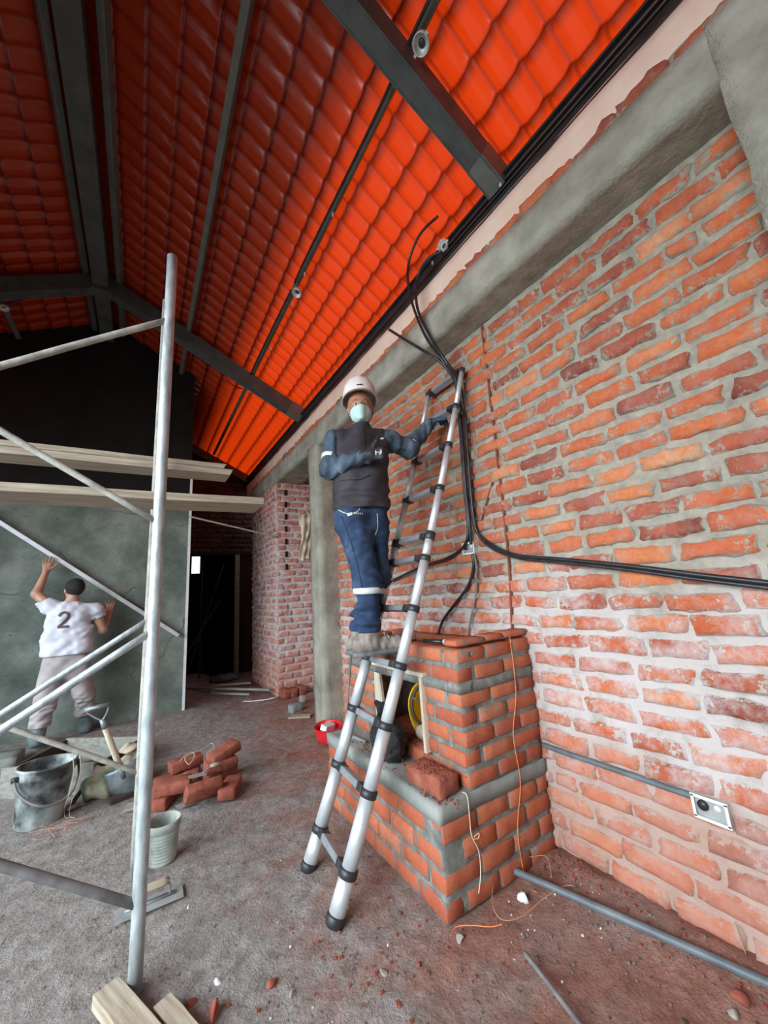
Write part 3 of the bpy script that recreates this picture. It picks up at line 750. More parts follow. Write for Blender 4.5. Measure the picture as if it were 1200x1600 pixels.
# black pipe offcut with a white end on top of the fireplace
mb = MB(); A = at(662, 1001, 2, 1.10); B = at(716, 1004, 2, 1.10)
root = empty('pipe_offcut', (A+B)/2, label='short black pipe with a white end lying on top of the fireplace', cat='pipe'); O = root.location
D = (B-A).normalized()
mb.tube([A-O, A-O+(B-A)*.62], .011, 12); mb.build('pipe', M['cable'], root, True)
mb = MB(); mb.tube([A-O+(B-A)*.6, B-O], .012, 12); mb.tube([B-O-D*.004, B-O+D*.006], .016, 12); mb.build('pipe_end', M['white_plastic'], root, True, label='white pipe end')

# ================================================================== LADDER
# feet on the floor, top against the wall; telescoping tubes get thinner upwards
lad = empty('telescopic_ladder', (.79, 2.0, 0), label='silver telescopic ladder leaning from the floor to the top of the brick wall', cat='ladder')
OL = lad.location.copy()
Rf, Rt = Vector((.769, 1.807, 0)), Vector((1.838, 1.702, 2.87))
Lf, Lt = Vector((.797, 2.19, 0)), Vector((1.838, 2.075, 2.88))
def lp(A, B, z):                          # point on a stile with the sag of a loaded ladder
    t_ = z/B.z
    return A.lerp(B, t_) + Vector((.048*math.sin(math.pi*min(1, t_))**.8, 0, 0))
zc = [.172, .454, .724, .993, 1.28, 1.56, 1.692, 1.994, 2.292, 2.58, 2.87]
zs_ = [0]+zc
for si, (A, B) in enumerate(((Rf, Rt), (Lf, Lt))):
    for k in range(len(zs_)-1):
        P, Q = lp(A, B, zs_[k])-OL, lp(A, B, zs_[k+1])-OL
        rad = .0375-.0021*k
        if k == 0: P = P+(Q-P)*.12
        mb = MB(); mb.tube([P, Q], rad, 20)
        mb.build('stile_tube', M['alu'], lad, True)
    P, Q = lp(A, B, 0)-OL, lp(A, B, .172)-OL; d = (Q-P).normalized()
    mb = MB(); mb.tube([P-d*.0+Vector((0, 0, .004)), P+d*.012+Vector((0, 0, .004)), P+d*.035, P+d*.045], [.036, .042, .043, .039], 20); mb.build('rubber_foot', M['black_plastic'], lad, True)
for k, z in enumerate(zc):
    pr, pl = lp(Rf, Rt, z)-OL, lp(Lf, Lt, z)-OL; rad = .0375-.0021*k
    du = ((lp(Rf, Rt, z+.01)-lp(Rf, Rt, z-.01))).normalized()
    for p in (pr, pl):
        mb = MB(); hh = .018 if k != 6 else .026
        mb.tube([p-du*hh, p-du*(hh-.003), p+du*(hh-.003), p+du*hh], [rad+.002, rad+.006, rad+.006, rad+.001], 20)
        mb.build('collar', M['black_plastic'], lad, True)
    # rung: D-shaped flat tread
    ax = (pl-pr).normalized(); a0, b0 = pr+ax*(rad), pl-ax*(rad)
    mb = MB(); mb.beam(a0, b0, .052, .032, up=du)
    rg = bevel(mb.build('rung', M['alu_flat'], lad), .006)
    for q, p in ((1, a0), (-1, b0)):
        mb = MB(); mb.beam(p, p+ax*q*.05, .055, .036, up=du); bevel(mb.build('rung_clip', M['black_plastic'], rg), .004)

# ================================================================== SCAFFOLD
sc = empty('scaffold', (.06, 2.3, 0), label='galvanised pipe scaffold with crossed braces standing at the left', cat='scaffold')
OS = sc.location.copy()
def pipe(name, A, B, r_, mat, parent=sc, O=None, wob=.0, seed=0):
    O = OS if O is None else O
    A, B = Vector(A)-O, Vector(B)-O; n = 14; pts = []; rs = []
    for i in range(n+1):
        p = A.lerp(B, i/n)
        pts.append(p+Vector((noise.noise(p*3+Vector((seed, 0, 0))), noise.noise(p*3+Vector((0, seed, 0))), noise.noise(p*3+Vector((0, 0, seed)))))*wob)
        rs.append(r_*(1+.05*noise.noise(p*9)))
    mb = MB(); mb.tube(pts, rs, 16); return mb.build(name, M[mat], parent, True)
NY, FYY, SX, SX2 = 1.99, 2.72, .055, -1.75
fx_ = at(239.5, 830, 1, FYY).x
for x in (SX, SX2):
    xf = x+fx_-SX
    pipe('post', (x, NY, .012), (x-.003, NY, 3.215), .0245, 'galv'); pipe('post', (xf, FYY, .012), (xf, FYY, 3.50), .021, 'galv_dirty', seed=3)
    for z in (1.90, 2.86): pipe('transom', (x+.005, NY+.02, z), (xf, FYY-.01, z), .017, 'galv_dirty')
def brace(A, B, r_=.016, mat='galv_dirty'): return pipe('brace', A, B, r_, mat, wob=.003, seed=rnd.random()*9)
def ext(pa, pb, y, x_end=SX2):
    a, b = at(*pa, 1, y), at(*pb, 1, y); t_ = (x_end-a.x)/(b.x-a.x); return a, a+(b-a)*t_
for pa, pb, y, rr_, mt in (((243, 815), (0, 672), NY, .0135, 'galv_dirty'), ((262, 500), (0, 572), NY, .0145, 'galv_dirty'), ((236, 988), (0, 1142), NY, .0155, 'galv'),
                           ((213, 1414), (0, 1352), NY, .0165, 'dark_pipe'), ((236, 966), (0, 1117), FYY, .0155, 'galv'), ((228, 1212), (0, 1132), FYY, .013, 'galv_dirty')):
    A, B = ext(pa, pb, y); brace(A, B, rr_, mt)
# planks across the scaffold
def plank(name, A, B, wd, th, label, mat='wood', group='planks laid on the scaffold', cat='plank', up=(0, 0, 1), bv=.004, nseg=30, cut=0):
    A, B = Vector(A), Vector(B); d = B-A; L_ = d.length; d.normalize(); sd = d.cross(Vector(up)).normalized(); u = sd.cross(d)
    root_v = []; mb = MB()
    for i in range(nseg+1):
        p = d*(L_*(i/nseg-.5)); wv = noise.noise(Vector((i*.3, wd*50, th*80)))*.003
        for (a, b) in ((-1, -1), (1, -1), (1, 1), (-1, 1)):
            e = d*(cut*(.5+.5*b)) if i == nseg else Vector((0, 0, 0))
            mb.v.append(p+sd*(wd/2*a)*(1+wv*4)+u*(th/2*b+wv)+e)
    for i in range(nseg):
        for k in range(4):
            k2 = (k+1) % 4; mb.f.append((4*i+k, 4*i+k2, 4*i+4+k2, 4*i+4+k))
    mb.f.append((3, 2, 1, 0)); q = 4*nseg; mb.f.append((q, q+1, q+2, q+3))
    o = mb.build(name, M[mat], label=label, cat=cat, group=group); o.location = (A+B)/2
    return bevel(o, bv)
P1 = at(413, 783, 1, 2.24); zA = P1.z
plank('scaffold_plank', (-1.95, 2.37, 1.94), (P1.x, 2.37, P1.z+.0), .26, .042, 'long pale plank lying across the scaffold at the height of the scaffold joint, bottommost')
zlow = at(360, 742, 1, 2.85).z+.050
for (px, py, y, wd, th, lab, xe) in ((360, 742, 2.95, .20, .045, 'lower board of the raised plank stack behind the scaffold post', 0), (350, 722, 2.96, .19, .035, 'topmost board of the raised plank stack behind the scaffold post', 0)):
    P = at(px, py, 1, y-wd/2)
    if wd < .2: P.z = zlow
    plank('scaffold_plank', (-1.95, y, P.z+th/2), (P.x, y, P.z+th/2), wd, th, lab, cut=.02)
mb = MB()   # bearer carrying the raised boards
pl_z = at(360, 742, 1, 2.85).z
for x in (SX2+.02,): pipe('bearer', (x, FYY-.05, pl_z-.045), (x, 3.15, pl_z-.045), .018, 'galv')
pipe('bearer', (SX+.012, FYY-.02, pl_z-.030), (SX+.012, 3.10, pl_z-.030), .018, 'galv')

# ================================================================== ELECTRICAL
def cable(name, pts, r_, label, mat='cable', group=None, cat='cable', n=10, seg=8, parent=None):
    P = smooth_path(pts, seg); O = Vector(P[len(P)//2])
    mb = MB(); mb.tube([p-O for p in P], r_, n)
    o = mb.build(name, M[mat], parent, True, label=label, cat=cat, group=group); o.location = O
    return o
W0 = WX-.044
def wl(px, py, off=0): return at(px, py, 0, W0-off)
junc = [wl(722, 640), wl(727, 700), wl(731, 760), wl(737, 815)]
def bundle(off, dy):
    return [p+Vector((-off, dy, 0)) for p in junc]
b1 = [at(684, 338, 0, 1.62), at(655, 368, 0, 1.60), at(638, 415, 0, 1.60), at(641, 462, 0, 1.60), at(662, 520, 0, 1.64), at(690, 562, 0, 1.70), at(712, 592, 0, 1.80)]
cable('conduit_cable', b1+bundle(.01, .012)+[wl(736, 850)], .0095, 'black conduit curling highest into the air above the ladder, ending by the lamp box', group='black conduits down the brick wall')
b2 = [at(690, 393, 0, 1.70), at(668, 405, 0, 1.66), at(652, 435, 0, 1.65), at(652, 480, 0, 1.63), at(672, 525, 0, 1.66), at(697, 565, 0, 1.72), at(716, 592, 0, 1.82)]
cable('conduit_cable', b2+bundle(.004, -.02)+[wl(748, 835), wl(775, 855), wl(810, 868), wl(880, 874), wl(980, 884), wl(1090, 898), wl(1230, 914)], .0105, 'black conduit running from the eave lamp box down and then right along the brick wall', group='black conduits down the brick wall')
b3 = [at(608, 515, 0, 1.60), at(632, 530, 0, 1.62), at(665, 550, 0, 1.66), at(695, 572, 0, 1.74), at(712, 600, 0, 1.82)]
cable('conduit_cable', b3+bundle(-.004, .04)+[wl(727, 850), wl(700, 872), wl(660, 885), wl(612, 908)], .0105, 'black conduit with a short upper stub that branches off left behind the ladder', group='black conduits down the brick wall')
cable('conduit_cable', [wl(727, 650, .02), wl(732, 720, .02), wl(738, 790, .02), wl(746, 832, .005), wl(768, 856, .0), wl(812, 872, 0), wl(880, 879, 0), wl(980, 890, 0), wl(1090, 905, 0), wl(1230, 922, 0)], .009, 'second thinner conduit running right along the brick wall below its twin', group='black conduits down the brick wall')
cable('conduit_cable', [wl(738, 866), wl(740, 885), wl(732, 915), wl(710, 945), wl(692, 970), wl(682, 998, .02)], .0105, 'dark conduit bending left from the wall box down to the fireplace top', group='conduits below the wall box')
cable('conduit_cable', [wl(741, 866), wl(745, 890), wl(744, 925), wl(736, 965), wl(730, 998)], .007, 'thin conduit dropping from the wall box to the fireplace top', mat='dark_pipe', group='conduits below the wall box')
cable('conduit_cable', [wl(700, 640, -.005), wl(694, 700, -.005), wl(690, 780, -.005), wl(678, 850, -.005)], .006, 'thin dark cable hanging close behind the ladder stile', group='black conduits down the brick wall') if False else None
cable('wall_conduit', [at(848, 1164, 0, WX-.018), at(900, 1182, 0, WX-.018), at(980, 1209, 0, WX-.018), at(1040, 1230, 0, WX-.018), at(1086, 1245, 0, WX-.018)], .0125, 'dark conduit set in the lower brick wall leading to the socket box', mat='grey_pvc')
def wall_box(name, y, z, wd, ht, label):
    root = empty(name, (WX-.016, y, z), label=label, cat='electrical box')
    mb = MB(); t_ = .004; d_ = .035
    mb.box((-.014+d_/2, 0, ht/2), (d_, wd, t_)); mb.box((-.014+d_/2, 0, -ht/2), (d_, wd, t_)); mb.box((-.014+d_/2, wd/2, 0), (d_, t_, ht)); mb.box((-.014+d_/2, -wd/2, 0), (d_, t_, ht)); mb.build('box_body', M['white_metal'], root)
    mb = MB(); mb.box((-.008, 0, 0), (.003, wd, ht)); mb.build('box_back', M['trowel_steel'], root)
    mb = MB(); e = .006
    for (c, s_) in (((-.018, 0, ht/2), (.004, wd+e*2, .010)), ((-.018, 0, -ht/2), (.004, wd+e*2, .010)), ((-.018, wd/2, 0), (.004, .010, ht)), ((-.018, -wd/2, 0), (.004, .010, ht))): mb.box(c, s_)
    mb.build('box_rim', M['white_plastic'], root, label='white rim')
    mb = MB(); mb.tube([(-.006, wd*.22, .008), (-.018, wd*.22, .008)], ht*.24, 14); mb.build('knockout', M['black_plastic'], root, True)
    mb = MB(); mb.tube([(-.008, -wd*.2, .01), (-.012, -wd*.2, .01)], ht*.15, 14); mb.build('knockout', M['white_plastic'], root, True)
    return root
wall_box('socket_box', .757, .489, .105, .075, 'open rectangular metal socket box in the lower brick wall')
wall_box('switch_box', 1.875, 1.632, .105, .072, 'small open metal box at mid height on the brick wall among the conduits')
# round lamp boxes and conduit on the purlins
def lamp_box(P, nrm, label, r_=.045, seed=0):
    root = empty('lamp_box', P, label=label, cat='electrical box', group='round lamp boxes under the roof')
    Mx = Vector(nrm).to_track_quat('Z', 'Y').to_matrix()
    mb = MB(); mb.lathe([(0, .0), (r_*.95, .0), (r_, .004), (r_, .034), (r_*.9, .034), (r_*.9, .008), (0, .008)], 24, M=Mx); mb.build('box_body', M['white_metal'], root, True)
    for s_ in (-1, 1):
        mb = MB(); mb.box(Mx @ Vector((s_*r_*1.05, 0, .03)), (.02, .014, .006), Mx); mb.build('lug', M['white_metal'], root)
    mb = MB(); mb.lathe([(0, .012), (r_*.4, .012), (r_*.42, .009)], 14, M=Mx); mb.build('knockout', M['black_plastic'], root, True)
    return root
dn_r = (-SL*.9, 0, -1)
for (px, py, x, lab) in ((655, 62, 1.08, 'large round lamp box nearest the camera, at the top of the view'), (462, 454, 1.09, 'round lamp box halfway along the conduit purlin'), (390, 606, 1.10, 'round lamp box just past the far rafter')):
    P = at(px, py, 0, x); lamp_box(P+Vector((.02, 0, .0)), dn_r, lab)
P = at(695, 385, 0, FX+.06); lamp_box(P, (-1, -.2, -.25), 'round lamp box fixed on the black eave beam above the cables', r_=.04)
Pl = Vector((-1.41, 5.08, 4.655)); lamp_box(Pl, (.3, 0, -1), 'round lamp box at the left edge under the left roof slope')
x = 1.075
zc_ = rz(1.12)-.065
cable('roof_conduit', [(x, -.5, zc_), (x, 1.0, zc_), (x+.01, 1.5, zc_-.004), (x, 2.6, zc_), (x+.005, 2.95, zc_)], .0095, 'black conduit along the purlin between the nearest two lamp boxes', cat='conduit', group='black conduit along the purlin')
cable('roof_conduit', [(x+.005, 3.05, zc_), (x, 3.8, zc_), (x, 4.6, zc_), (x+.01, 5.05, zc_)], .0095, 'black conduit along the purlin between the middle lamp box and the far rafter', cat='conduit', group='black conduit along the purlin')
cable('roof_conduit', [(FX+.064, -1.5, 3.80), (FX+.064, .4, 3.802), (FX+.062, 1.2, 3.80), (FX+.064, 1.62, 3.80)], .010, 'black conduit along the face of the eave beam', cat='conduit')
for (yy) in (1.72, 2.2, 3.3):
    pass
cable('roof_conduit', [(-1.38, 5.05, 4.66), (-1.27, 4.98, 4.70), (-1.10, 4.86, 4.79), (-.92, 4.80, 4.88), (-.74, 4.795, 4.93)], .010, 'black conduit arching from the left lamp box up to the rafter near the ridge', cat='conduit')
cable('roof_conduit', [(.80, 4.80, 4.20), (.84, 4.86, 4.22), (.95, 5.0, 4.25), (1.06, 5.08, zc_)], .008, 'short black conduit looping from the far rafter to the far round lamp box', cat='conduit')
def clip(P, label, s_=(.012, .02, .045)):
    o = sbox('conduit_clip', (0, 0, 0), s_, M['white_metal'], label=label, cat='clip', group='small metal clips holding the conduit', bv=.002); o.location = P
for P, lab in ((at(782, 288, 0, FX+.046), 'small shiny clip on the eave beam conduit under the near rafter'), (at(676, 411, 0, FX+.046), 'small shiny clip on the eave beam below its lamp box'),
               (at(520, 335, 0, 1.066), 'small clip on the purlin conduit, nearest of its row'), (at(476, 428, 0, 1.066), 'small clip on the purlin conduit just before the middle lamp box'), (at(457, 475, 0, 1.066), 'small clip on the purlin conduit just after the middle lamp box'), (at(423, 545, 0, 1.066), 'small clip on the purlin conduit near the far rafter')):
    clip(P, lab, (.010, .016, .030))

# conduit pipe lying at the foot of the wall, steel bar
A, B = at(795, 1357, 2, .04), at(1240, 1554, 2, .045)
cable('floor_pipe', [A, A.lerp(B, .4)+Vector((0, 0, .002)), B], .0155, 'grey plastic pipe lying on the dirt along the foot of the brick wall', mat='grey_pvc', cat='pipe')
A, B = at(820, 1489, 2, .022), at(925, 1625, 2, .022)
cable('steel_bar', [A, A.lerp(B, .5), B], .0085, 'thin dark steel bar lying on the floor near the camera', mat='dark_pipe', cat='bar')
# strings
def on_fire_side(px, py): return at(px, py, 1, FY0-.012)
cable('orange_string', [at(795, 991, 1, FY0+.10), on_fire_side(797, 1000), on_fire_side(806, 1080), on_fire_side(802, 1150), on_fire_side(813, 1220), on_fire_side(809, 1300), on_fire_side(822, 1375), at(838, 1394, 2, .03)], .0023, 'orange string hanging down the side of the fireplace', mat='orange_string', cat='string', n=6)
cable('cream_string', [at(722, 1238, 2, .45), on_fire_side(730, 1244), on_fire_side(734, 1280), on_fire_side(737, 1306), on_fire_side(748, 1330), on_fire_side(751, 1365), on_fire_side(748, 1396)], .0024, 'knotted cream string hanging from the fireplace ledge', mat='cream_string', cat='string', n=6)
k_ = on_fire_side(740, 1307)
cable('string_knot', [k_+Vector((0, -.004, 0)), k_+Vector((.028, -.006, .006)), k_+Vector((.022, -.006, -.012)), k_+Vector((-.004, -.006, -.006))], .0022, 'small loop knot tied in the cream string', mat='cream_string', cat='string', n=6)
fl = lambda px, py, z=.03: at(px, py, 2, z)
cable('tie_wire', [fl(704, 1462), fl(714, 1448), fl(740, 1446), fl(766, 1448), fl(785, 1444)], .002, 'pinkish wire end on the floor at the fireplace corner', mat='orange_string', cat='wire', n=6)
cable('tie_wire', [fl(862, 1372, .04), fl(855, 1340, .06), fl(835, 1338, .06), fl(792, 1350, .05), fl(772, 1380, .04), fl(770, 1415, .035), fl(785, 1437, .03), fl(815, 1432, .03), fl(848, 1405, .04), fl(880, 1385, .05), fl(896, 1384, .05)], .0018, 'loop of rusty wire on the rubble between fireplace and wall', mat='rust_wire', cat='wire', n=6)
cable('tie_wire', [at(1148, 1440, 0, WX-.02), at(1160, 1475, 0, WX-.03), at(1172, 1515, 0, WX-.04), fl(1170, 1545)], .0018, 'thin rusty wire hanging off the lower right of the brick wall', mat='rust_wire', cat='wire', n=6)

# ================================================================== PEOPLE (implicit surfaces, one continuous skin each)
class Field:
    def __init__(s, lo, hi, h):
        s.h = h; s.lo = np.array(lo, float); n = np.ceil((np.array(hi)-s.lo)/h).astype(int)+1
        s.n = n; s.ax = [s.lo[i]+h*np.arange(n[i]) for i in range(3)]
        s.V = np.full(tuple(n), .4, np.float32)
    def block(s, lo, hi):
        a = np.clip(np.floor((np.array(lo)-s.lo)/s.h).astype(int), 0, s.n-1); b = np.clip(np.ceil((np.array(hi)-s.lo)/s.h).astype(int)+1, 1, s.n)
        sl = tuple(slice(a[i], b[i]) for i in range(3))
        X = s.ax[0][sl[0]][:, None, None]; Y = s.ax[1][sl[1]][None, :, None]; Z = s.ax[2][sl[2]][None, None, :]
        return sl, X, Y, Z
    def comb(s, sl, d, k, op='add'):
        a = s.V[sl]
        if op == 'sub': d = -d; a2 = np.maximum(a, d); h_ = np.maximum(k-np.abs(a-d), 0)/max(k, 1e-6); s.V[sl] = a2+h_*h_*k/4
        else: h_ = np.maximum(k-np.abs(a-d), 0)/max(k, 1e-6); s.V[sl] = np.minimum(a, d)-h_*h_*k/4
    def cap(s, A, B, ra, rb=None, k=.03, op='add', flat=None):
        """tapered capsule; flat=(dir, factor) squashes it along dir"""
        rb = ra if rb is None else rb; A = np.array(A, float); B = np.array(B, float); R = max(ra, rb)+k+.02
        sl, X, Y, Z = s.block(np.minimum(A, B)-R, np.maximum(A, B)+R)
        d = B-A; L = max(d@d, 1e-9)
        px, py, pz = X-A[0], Y-A[1], Z-A[2]
        t = np.clip((px*d[0]+py*d[1]+pz*d[2])/L, 0, 1)
        qx, qy, qz = px-t*d[0], py-t*d[1], pz-t*d[2]
        if flat is not None:
            f, m = np.array(flat[0], float), flat[1]; f = f/np.linalg.norm(f)
            w_ = (qx*f[0]+qy*f[1]+qz*f[2])*(m-1); qx, qy, qz = qx+w_*f[0], qy+w_*f[1], qz+w_*f[2]
        s.comb(sl, np.sqrt(qx*qx+qy*qy+qz*qz)-(ra+(rb-ra)*t), k, op); return s
    def ell(s, c, r, ax=None, k=.03, op='add'):
        c = np.array(c, float); Q = np.eye(3) if ax is None else np.array(ax, float); R = max(r)+k+.02
        sl, X, Y, Z = s.block(c-R, c+R); px, py, pz = X-c[0], Y-c[1], Z-c[2]
        u = [px*Q[i][0]+py*Q[i][1]+pz*Q[i][2] for i in range(3)]
        k0 = np.sqrt(sum((u[i]/r[i])**2 for i in range(3))); k1 = np.sqrt(sum((u[i]/r[i]**2)**2 for i in range(3)))
        s.comb(sl, k0*(k0-1)/np.maximum(k1, 1e-6), k, op); return s
    def cut(s, P, n):
        P = np.array(P, float); n = np.array(n, float); n = n/np.linalg.norm(n)
        X = s.ax[0][:, None, None]; Y = s.ax[1][None, :, None]; Z = s.ax[2][None, None, :]
        s.V = np.maximum(s.V, ((X-P[0])*n[0]+(Y-P[1])*n[1]+(Z-P[2])*n[2]).astype(np.float32)); return s
    def wrinkle(s, amp, freq=22, seed=0, stretch=(1, 1, 1), z0=None, z1=None):
        g = np.random.RandomState(seed); X = s.ax[0][:, None, None]; Y = s.ax[1][None, :, None]; Z = s.ax[2][None, None, :]
        acc = 0
        for o in range(4):
            v = g.randn(3)*np.array(stretch); v = v/np.linalg.norm(v)*freq*(1+o*.45); w_ = g.randn(3); w_ = w_/np.linalg.norm(w_)*freq*.35
            acc = acc+np.sin(X*v[0]+Y*v[1]+Z*v[2]+1.6*np.sin(X*w_[0]+Y*w_[1]+Z*w_[2]+o)+g.rand()*6)/(1+o*.5)
        a = amp
        if z0 is not None:
            a = amp*np.clip(1-np.abs((Z-z0)/z1), 0, 1)
        s.V = (s.V+a*acc*.5).astype(np.float32); return s
    def mesh_data(s):
        V = s.V; S = V < 0; n = s.n; 
        c = np.zeros((n[0]-1, n[1]-1, n[2]-1, 3)); cnt = np.zeros((n[0]-1, n[1]-1, n[2]-1))
        def sub(A, o): return A[o[0]:n[0]-1+o[0], o[1]:n[1]-1+o[1], o[2]:n[2]-1+o[2]]
        for a in range(3):
            for p in (0, 1):
                for q in (0, 1):
                    o = [0, 0, 0]; b_, c_ = [i for i in range(3) if i != a]; o[b_] = p; o[c_] = q; o2 = list(o); o2[a] = 1
                    v0, v1 = sub(V, o), sub(V, o2); m = (v0 < 0) != (v1 < 0)
                    t = np.where(m, v0/np.where(m, v0-v1, 1), 0)
                    for i in range(3):
                        c[..., i] += np.where(m, (o[i] if i != a else t), 0)
                    cnt += m
        act = cnt > 0; idx = -np.ones(act.shape, int); idx[act] = np.arange(act.sum())
        I = np.argwhere(act); pos = (I+c[act]/cnt[act][:, None])*s.h+s.lo
        faces = []
        for a in range(3):
            b_, c_ = [(1, 2), (2, 0), (0, 1)][a]
            v0 = np.take(S, range(0, n[a]-1), a); v1 = np.take(S, range(1, n[a]), a)
            E_ = np.argwhere(v0 != v1); fl = v0[tuple(E_.T)]
            ok = (E_[:, b_] > 0) & (E_[:, c_] > 0) & (E_[:, b_] < n[b_]-1) & (E_[:, c_] < n[c_]-1); E_ = E_[ok]; fl = fl[ok]
            def at_(db, dc):
                e = E_.copy(); e[:, b_] += db; e[:, c_] += dc; return idx[tuple(e.T)]
            q = np.stack([at_(-1, -1), at_(0, -1), at_(0, 0), at_(-1, 0)], 1)
            q[~fl] = q[~fl][:, ::-1]; faces.append(q)
        F = np.concatenate(faces); F = F[(F >= 0).all(1)]
        return pos, F
    def build(s, name, mat, parent=None, O=(0, 0, 0), **k):
        v, f = s.mesh_data(); v = v-np.array(O)
        o = mesh(name, v.tolist(), f.tolist(), mat, parent, True, **k)
        return o
def bvh_of(o):
    return BVHTree.FromPolygons([v.co for v in o.data.vertices], [p.vertices[:] for p in o.data.polygons])
def decal(name, o, pts, wd, view, mat, parent, off=.003, n=3):
    """a strip of print laid on the surface of mesh o, seen along view (local coordinates)"""
    tr = bvh_of(o); view = Vector(view).normalized(); P = smooth_path(pts, 5); v = []; 
    for i, p in enumerate(P):
        t_ = (P[min(i+1, len(P)-1)]-P[max(i-1, 0)]).normalized(); sd = t_.cross(view).normalized()
        for k in range(n+1):
            q = p+sd*wd*(k/n-.5); h = tr.ray_cast(q-view*.6, view)
            v.append((h[0] if h[0] is not None else q)-view*off)
    v2 = [q-view*.002 for q in v]; N_ = len(v); f = []
    for i in range(len(P)-1):
        for k in range(n):
            a = i*(n+1)+k; f.append((a, a+1, a+n+2, a+n+1)); f.append((N_+a, N_+a+n+1, N_+a+n+2, N_+a+1))
    return mesh(name, v+v2, f, mat, parent)
def v3(p): return Vector(p)

def hand(fld, wrist, fwd, palm_n, side, curl=(.5, .5, .5, .5), scale=1.0, grow=0.0, thumb_dir=None, k=.006, spread=0.0):
    """palm, four unequal jointed fingers and a thumb; side = direction of the thumb edge; palm_n = way the palm faces"""
    f = v3(fwd).normalized(); n = v3(palm_n); n = (n-f*n.dot(f)).normalized(); sd = v3(side); sd = (sd-f*sd.dot(f)-n*sd.dot(n)).normalized()
    W = v3(wrist); S_ = scale
    pc = W+f*.045*S_
    fld.cap(W, W+f*.02*S_, .026*S_+grow, .027*S_+grow, k=.012, flat=(n, 1.35))
    for q in (-.027, -.009, .009, .027):
        fld.cap(W+f*.012*S_+sd*q*.6*S_, W+f*.082*S_+sd*q*S_, .0145*S_+grow, .0125*S_+grow, k=.012)
    lens = ((.040, .025, .020), (.045, .029, .021), (.041, .027, .020), (.032, .020, .017))
    for i, q in enumerate((.029, .010, -.010, -.028)):
        p = W+f*(.083-.004*abs(i-1.2))*S_+sd*q*S_; a = 0; fi = (f+sd*(q/.029)*spread).normalized(); r0 = (.0098, .0102, .0096, .0085)[i]*S_+grow
        for j in range(3):
            a += curl[i]*(1.0, 1.25, .8)[j]
            d = fi*math.cos(a)+n*math.sin(a); e = p+d*lens[i][j]*S_
            fld.cap(p, e, r0*(1-.08*j), r0*(1-.08*(j+1)), k=k*.8); p = e
    td = v3(thumb_dir).normalized() if thumb_dir is not None else (f*.75+sd*.55+n*.35).normalized()
    p = W+f*.022*S_+sd*.024*S_; e = p+(td*.6+sd*.5).normalized()*.042*S_; fld.cap(p, e, .0155*S_+grow, .0125*S_+grow, k=.010)
    fld.cap(e, e+td*.032*S_, .0118*S_+grow, .0105*S_+grow, k=k); e2 = e+td*.032*S_
    fld.cap(e2, e2+(td+n*.15).normalized()*.026*S_, .0105*S_+grow, .0092*S_+grow, k=k)

# ---------------- worker on the ladder
N1 = Vector((.5, .866, 0)); U1 = Vector((.866, -.5, 0)); B1 = Vector((1.17, 2.03, 0)); Zv = Vector((0, 0, 1))
def q1(px, py, v=0): return atn(px, py, B1+N1*v, N1)
pelv = q1(565, 803); wst = q1(563, 775); chest = q1(563, 722, .0); neck0 = q1(563, 680, .01); neck1 = q1(563, 667, .01)
headc = q1(563, 640, .0)
shR, shL = q1(524, 689, -.02), q1(606, 688, .05)
elR, elL = q1(515, 733, -.05), q1(640, 702, .10)
wrR, wrL = q1(577, 711, -.22), q1(672, 662, .20)
hipR, hipL = q1(549, 812, -.05), q1(582, 812, .05)
knR, knL = q1(573, 902, -.06), q1(590, 900, .11)
anR, anL = q1(577, 992, -.045), q1(566, 990, .10)
toeR = anR+Vector((.215, -.03, -.075)); toeL = anL+Vector((.20, -.02, -.075))
fwd1 = (Vector((-.42, -.80, -.10))).normalized()          # he looks at the camera
side1 = fwd1.cross(Zv).normalized()                        # towards his right... image left
O1 = Vector((pelv.x, pelv.y, anR.z-.09))
